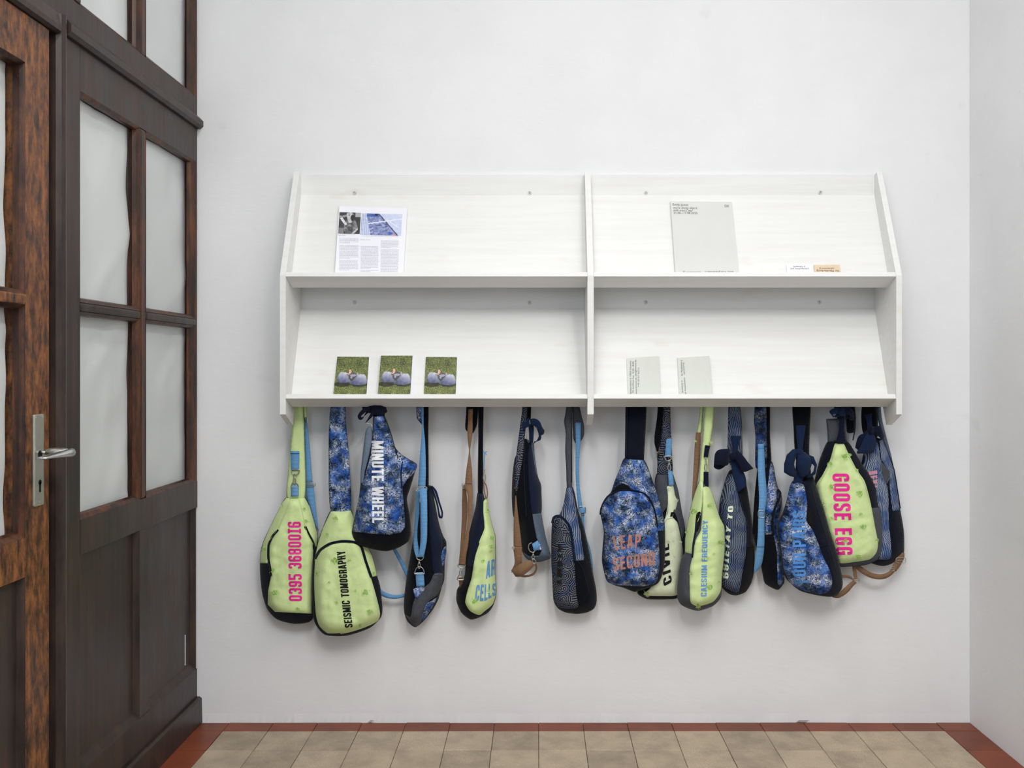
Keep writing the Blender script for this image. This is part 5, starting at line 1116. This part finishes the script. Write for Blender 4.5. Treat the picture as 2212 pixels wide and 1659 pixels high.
# 14 GOOSE EGG
B = Bag('lime green sling bag lettered GOOSE EGG in pink with navy and grey sides', K8, 1826, (1830, 1223), 14)
B.body([(458, 342), (520, 336), (610, 336), (650, 380), (720, 500), (792, 600), (842, 700), (857, 820), (882, 900), (892, 1100), (882, 1200), (850, 1260), (760, 1300), (640, 1311), (548, 1308), (480, 1200), (420, 1040), (370, 880), (352, 700), (368, 600), (392, 500), (420, 420)], .074, .040, .036, M['navy'], 30)
B.patch('side_panel', [(798, 857), (856, 852), (881, 902), (890, 1100), (880, 1200), (848, 1258), (760, 1297), (640, 1309), (555, 1306), (545, 1280), (680, 1274), (790, 1255), (840, 1200), (846, 1110), (826, 1000)], M['charcoal'], T=.003, smooth=False)
B.patch('front_panel', [(516, 358), (550, 350), (584, 352), (622, 430), (690, 560), (750, 650), (792, 800), (830, 1000), (852, 1120), (842, 1200), (790, 1255), (680, 1275), (552, 1284), (528, 1200), (478, 1050), (430, 872), (370, 690), (420, 600), (480, 480)], M['lime'], T=.009, lift=.0024)
B.pipe('seam', [(528, 372), (494, 480), (440, 590), (384, 692)], 4, M['lime']); B.pipe('seam', [(590, 380), (640, 480), (740, 650), (786, 800), (826, 1000)], 4, M['lime'])
B.text('GOOSE EGG', [(497, 588, 629, 588), (508, 860, 642, 860), (526, 1222, 657, 1220)], M['p_pink'], t=.17, sp=.12)
B.strap('shoulder_strap', [(448, 162), (606, 154), (604, 240), (612, 340), (462, 344), (458, 260)], [(154, .086), (340, .084)], .014, M['charcoal'], smooth=False)
B.strap('strap_loop', [(612, TOP), (660, TOP), (680, 140), (678, 240), (664, 268), (612, 266), (606, 150)], [(TOP, .07), (268, .070)], .012, M['black'])
B.wire('loose_thread', [([(668, 265), (664, 300), (652, 330)], False)], 1.5, .06, M['p_dark'])
B.strap('strap_end', [(500, TOP), (620, TOP), (610, 170), (540, 165)], [(TOP, .072), (165, .086)], .012, M['ribbondark'])
B.strap('ribbon_stem', [(552, 130), (600, 130), (596, 250), (604, 345), (528, 348), (548, 250)], [(130, .106), (345, .102)], .008, M['ribbondark'])
B.band('bow_loop', [(570, 84, 574, 130, .112), (530, 74, 530, 124, .122), (484, 92, 500, 130, .126), (478, 112, 508, 150, .120), (520, 150, 526, 128, .112), (560, 140, 560, 110, .108)], M['ribbon'])
B.band('bow_loop', [(570, 70, 572, 124, .114), (612, 68, 604, 116, .128), (650, 84, 626, 130, .132), (668, 130, 634, 140, .128), (660, 172, 630, 150, .120), (622, 160, 612, 136, .112), (586, 130, 588, 110, .110)], M['ribbondark'])
B.band('bow_tail', [(580, 100, 576, 140, .116), (630, 96, 628, 104, .118), (668, 150, 660, 152, .104), (678, 230, 668, 236, .098), (662, 330, 656, 322, .092)], M['ribbondark'])
B.band('knot', [(552, 84, 556, 140, .120), (574, 78, 578, 140, .124), (600, 86, 598, 138, .118)], M['ribbon'], .006)
B.fray([(478, 512, 24), (596, 452, 34), (632, 440, 14), (490, 690, 26), (712, 742, 34), (424, 820, 18), (494, 936, 20), (720, 900, 16), (742, 1000, 26), (600, 1110, 20), (846, 1104, 16), (700, 1232, 26), (690, 560, 12)])
# 15 blue wave print, far right
B = Bag('blue wave print sling bag with rose lettering and navy bow, last at the right', K8, 1878, (1905, 1222), 15)
B.body([(738, 440), (790, 350), (858, 326), (892, 318), (942, 450), (976, 550), (1002, 700), (1024, 850), (1042, 950), (1056, 1050), (1056, 1200), (1030, 1240), (960, 1290), (890, 1308), (800, 1284), (750, 1200), (724, 1000), (716, 800), (716, 600)], .040, .030, .030, M['navy'], 24)
B.patch('side_panel', [(862, 328), (890, 322), (940, 452), (974, 552), (1000, 702), (1024, 874), (966, 880), (946, 700), (944, 600), (920, 540), (880, 480)], M['moireblue'], T=.003, smooth=False)
B.patch('pocket_opening', [(882, 500), (920, 540), (945, 575), (940, 620), (918, 665), (898, 640), (880, 560)], M['charcoal'], lift=.001)
B.patch('front_panel', [(742, 444), (792, 356), (850, 350), (872, 470), (878, 570), (896, 640), (920, 668), (934, 760), (936, 900), (940, 1000), (952, 1100), (956, 1240), (920, 1258), (840, 1250), (770, 1180), (736, 1000), (726, 800), (722, 600)], M['moireblue'], T=.006, lift=.0024)
B.pipe('seam', [(876, 480), (880, 570), (898, 642), (920, 664), (942, 615)], 5, M['paledenim'])
B.text('HEAT', [(846, 562, 780, 572), (850, 700, 800, 712)], M['p_rose'], t=.22, sp=.14)
B.strap('shoulder_strap', [(738, TOP), (846, TOP), (852, 100), (850, 300), (800, 330), (736, 270), (722, 160), (726, 70)], [(TOP, .072), (300, .062)], .014, M['black'])
B.strap('strap_edge', [(836, TOP), (866, TOP), (884, 160), (918, 300), (960, 460), (990, 620), (976, 600), (930, 440), (892, 330), (868, 240), (846, 120)], [(TOP, .06), (620, .034)], .008, M['chambray'])
B.pipe('binding', [(892, 320), (944, 452), (980, 560), (1004, 702), (1028, 860)], 6, M['black'])
B.band('ribbon_tab', [(746, 130, 806, 120, .076), (766, 180, 804, 180, .082), (772, 240, 812, 240, .088)], M['ribbon'])
B.band('bow_loop', [(792, 228, 800, 276, .094), (750, 268, 770, 320, .104), (700, 300, 740, 370, .106), (676, 380, 700, 402, .100), (690, 372, 712, 398, .094), (740, 330, 760, 350, .090), (780, 270, 790, 300, .088)], M['ribbondark'])
B.band('bow_tail', [(790, 240, 812, 262, .100), (752, 300, 836, 318, .108), (720, 370, 838, 350, .110), (690, 418, 830, 400, .108), (694, 432, 800, 430, .104)], M['ribbon'])
B.band('bow_loop', [(792, 226, 800, 280, .098), (840, 220, 840, 290, .108), (876, 224, 870, 310, .108), (898, 312, 860, 332, .100), (850, 310, 836, 330, .090), (800, 280, 800, 290, .088)], M['ribbondark'])
B.band('knot', [(776, 226, 782, 276, .104), (796, 216, 800, 280, .110), (820, 226, 818, 272, .102)], M['ribbondark'], .006)
B.band('webbing', [(668, 1316, 690, 1286, .05), (720, 1360, 740, 1322, .058), (790, 1398, 798, 1358, .062), (860, 1412, 862, 1372, .062), (920, 1402, 912, 1364, .06), (970, 1366, 952, 1340, .055), (992, 1330, 964, 1318, .052)], M['brownweb'])
B.band('webbing', [(952, 1340, 990, 1352, .056), (980, 1280, 1030, 1300, .054), (1000, 1236, 1056, 1244, .052), (1020, 1200, 1058, 1206, .048)], M['brownweb']); B.buckle(998, 1064, 1246, 1282, .057); B.buckle(950, 978, 1316, 1344, .057)
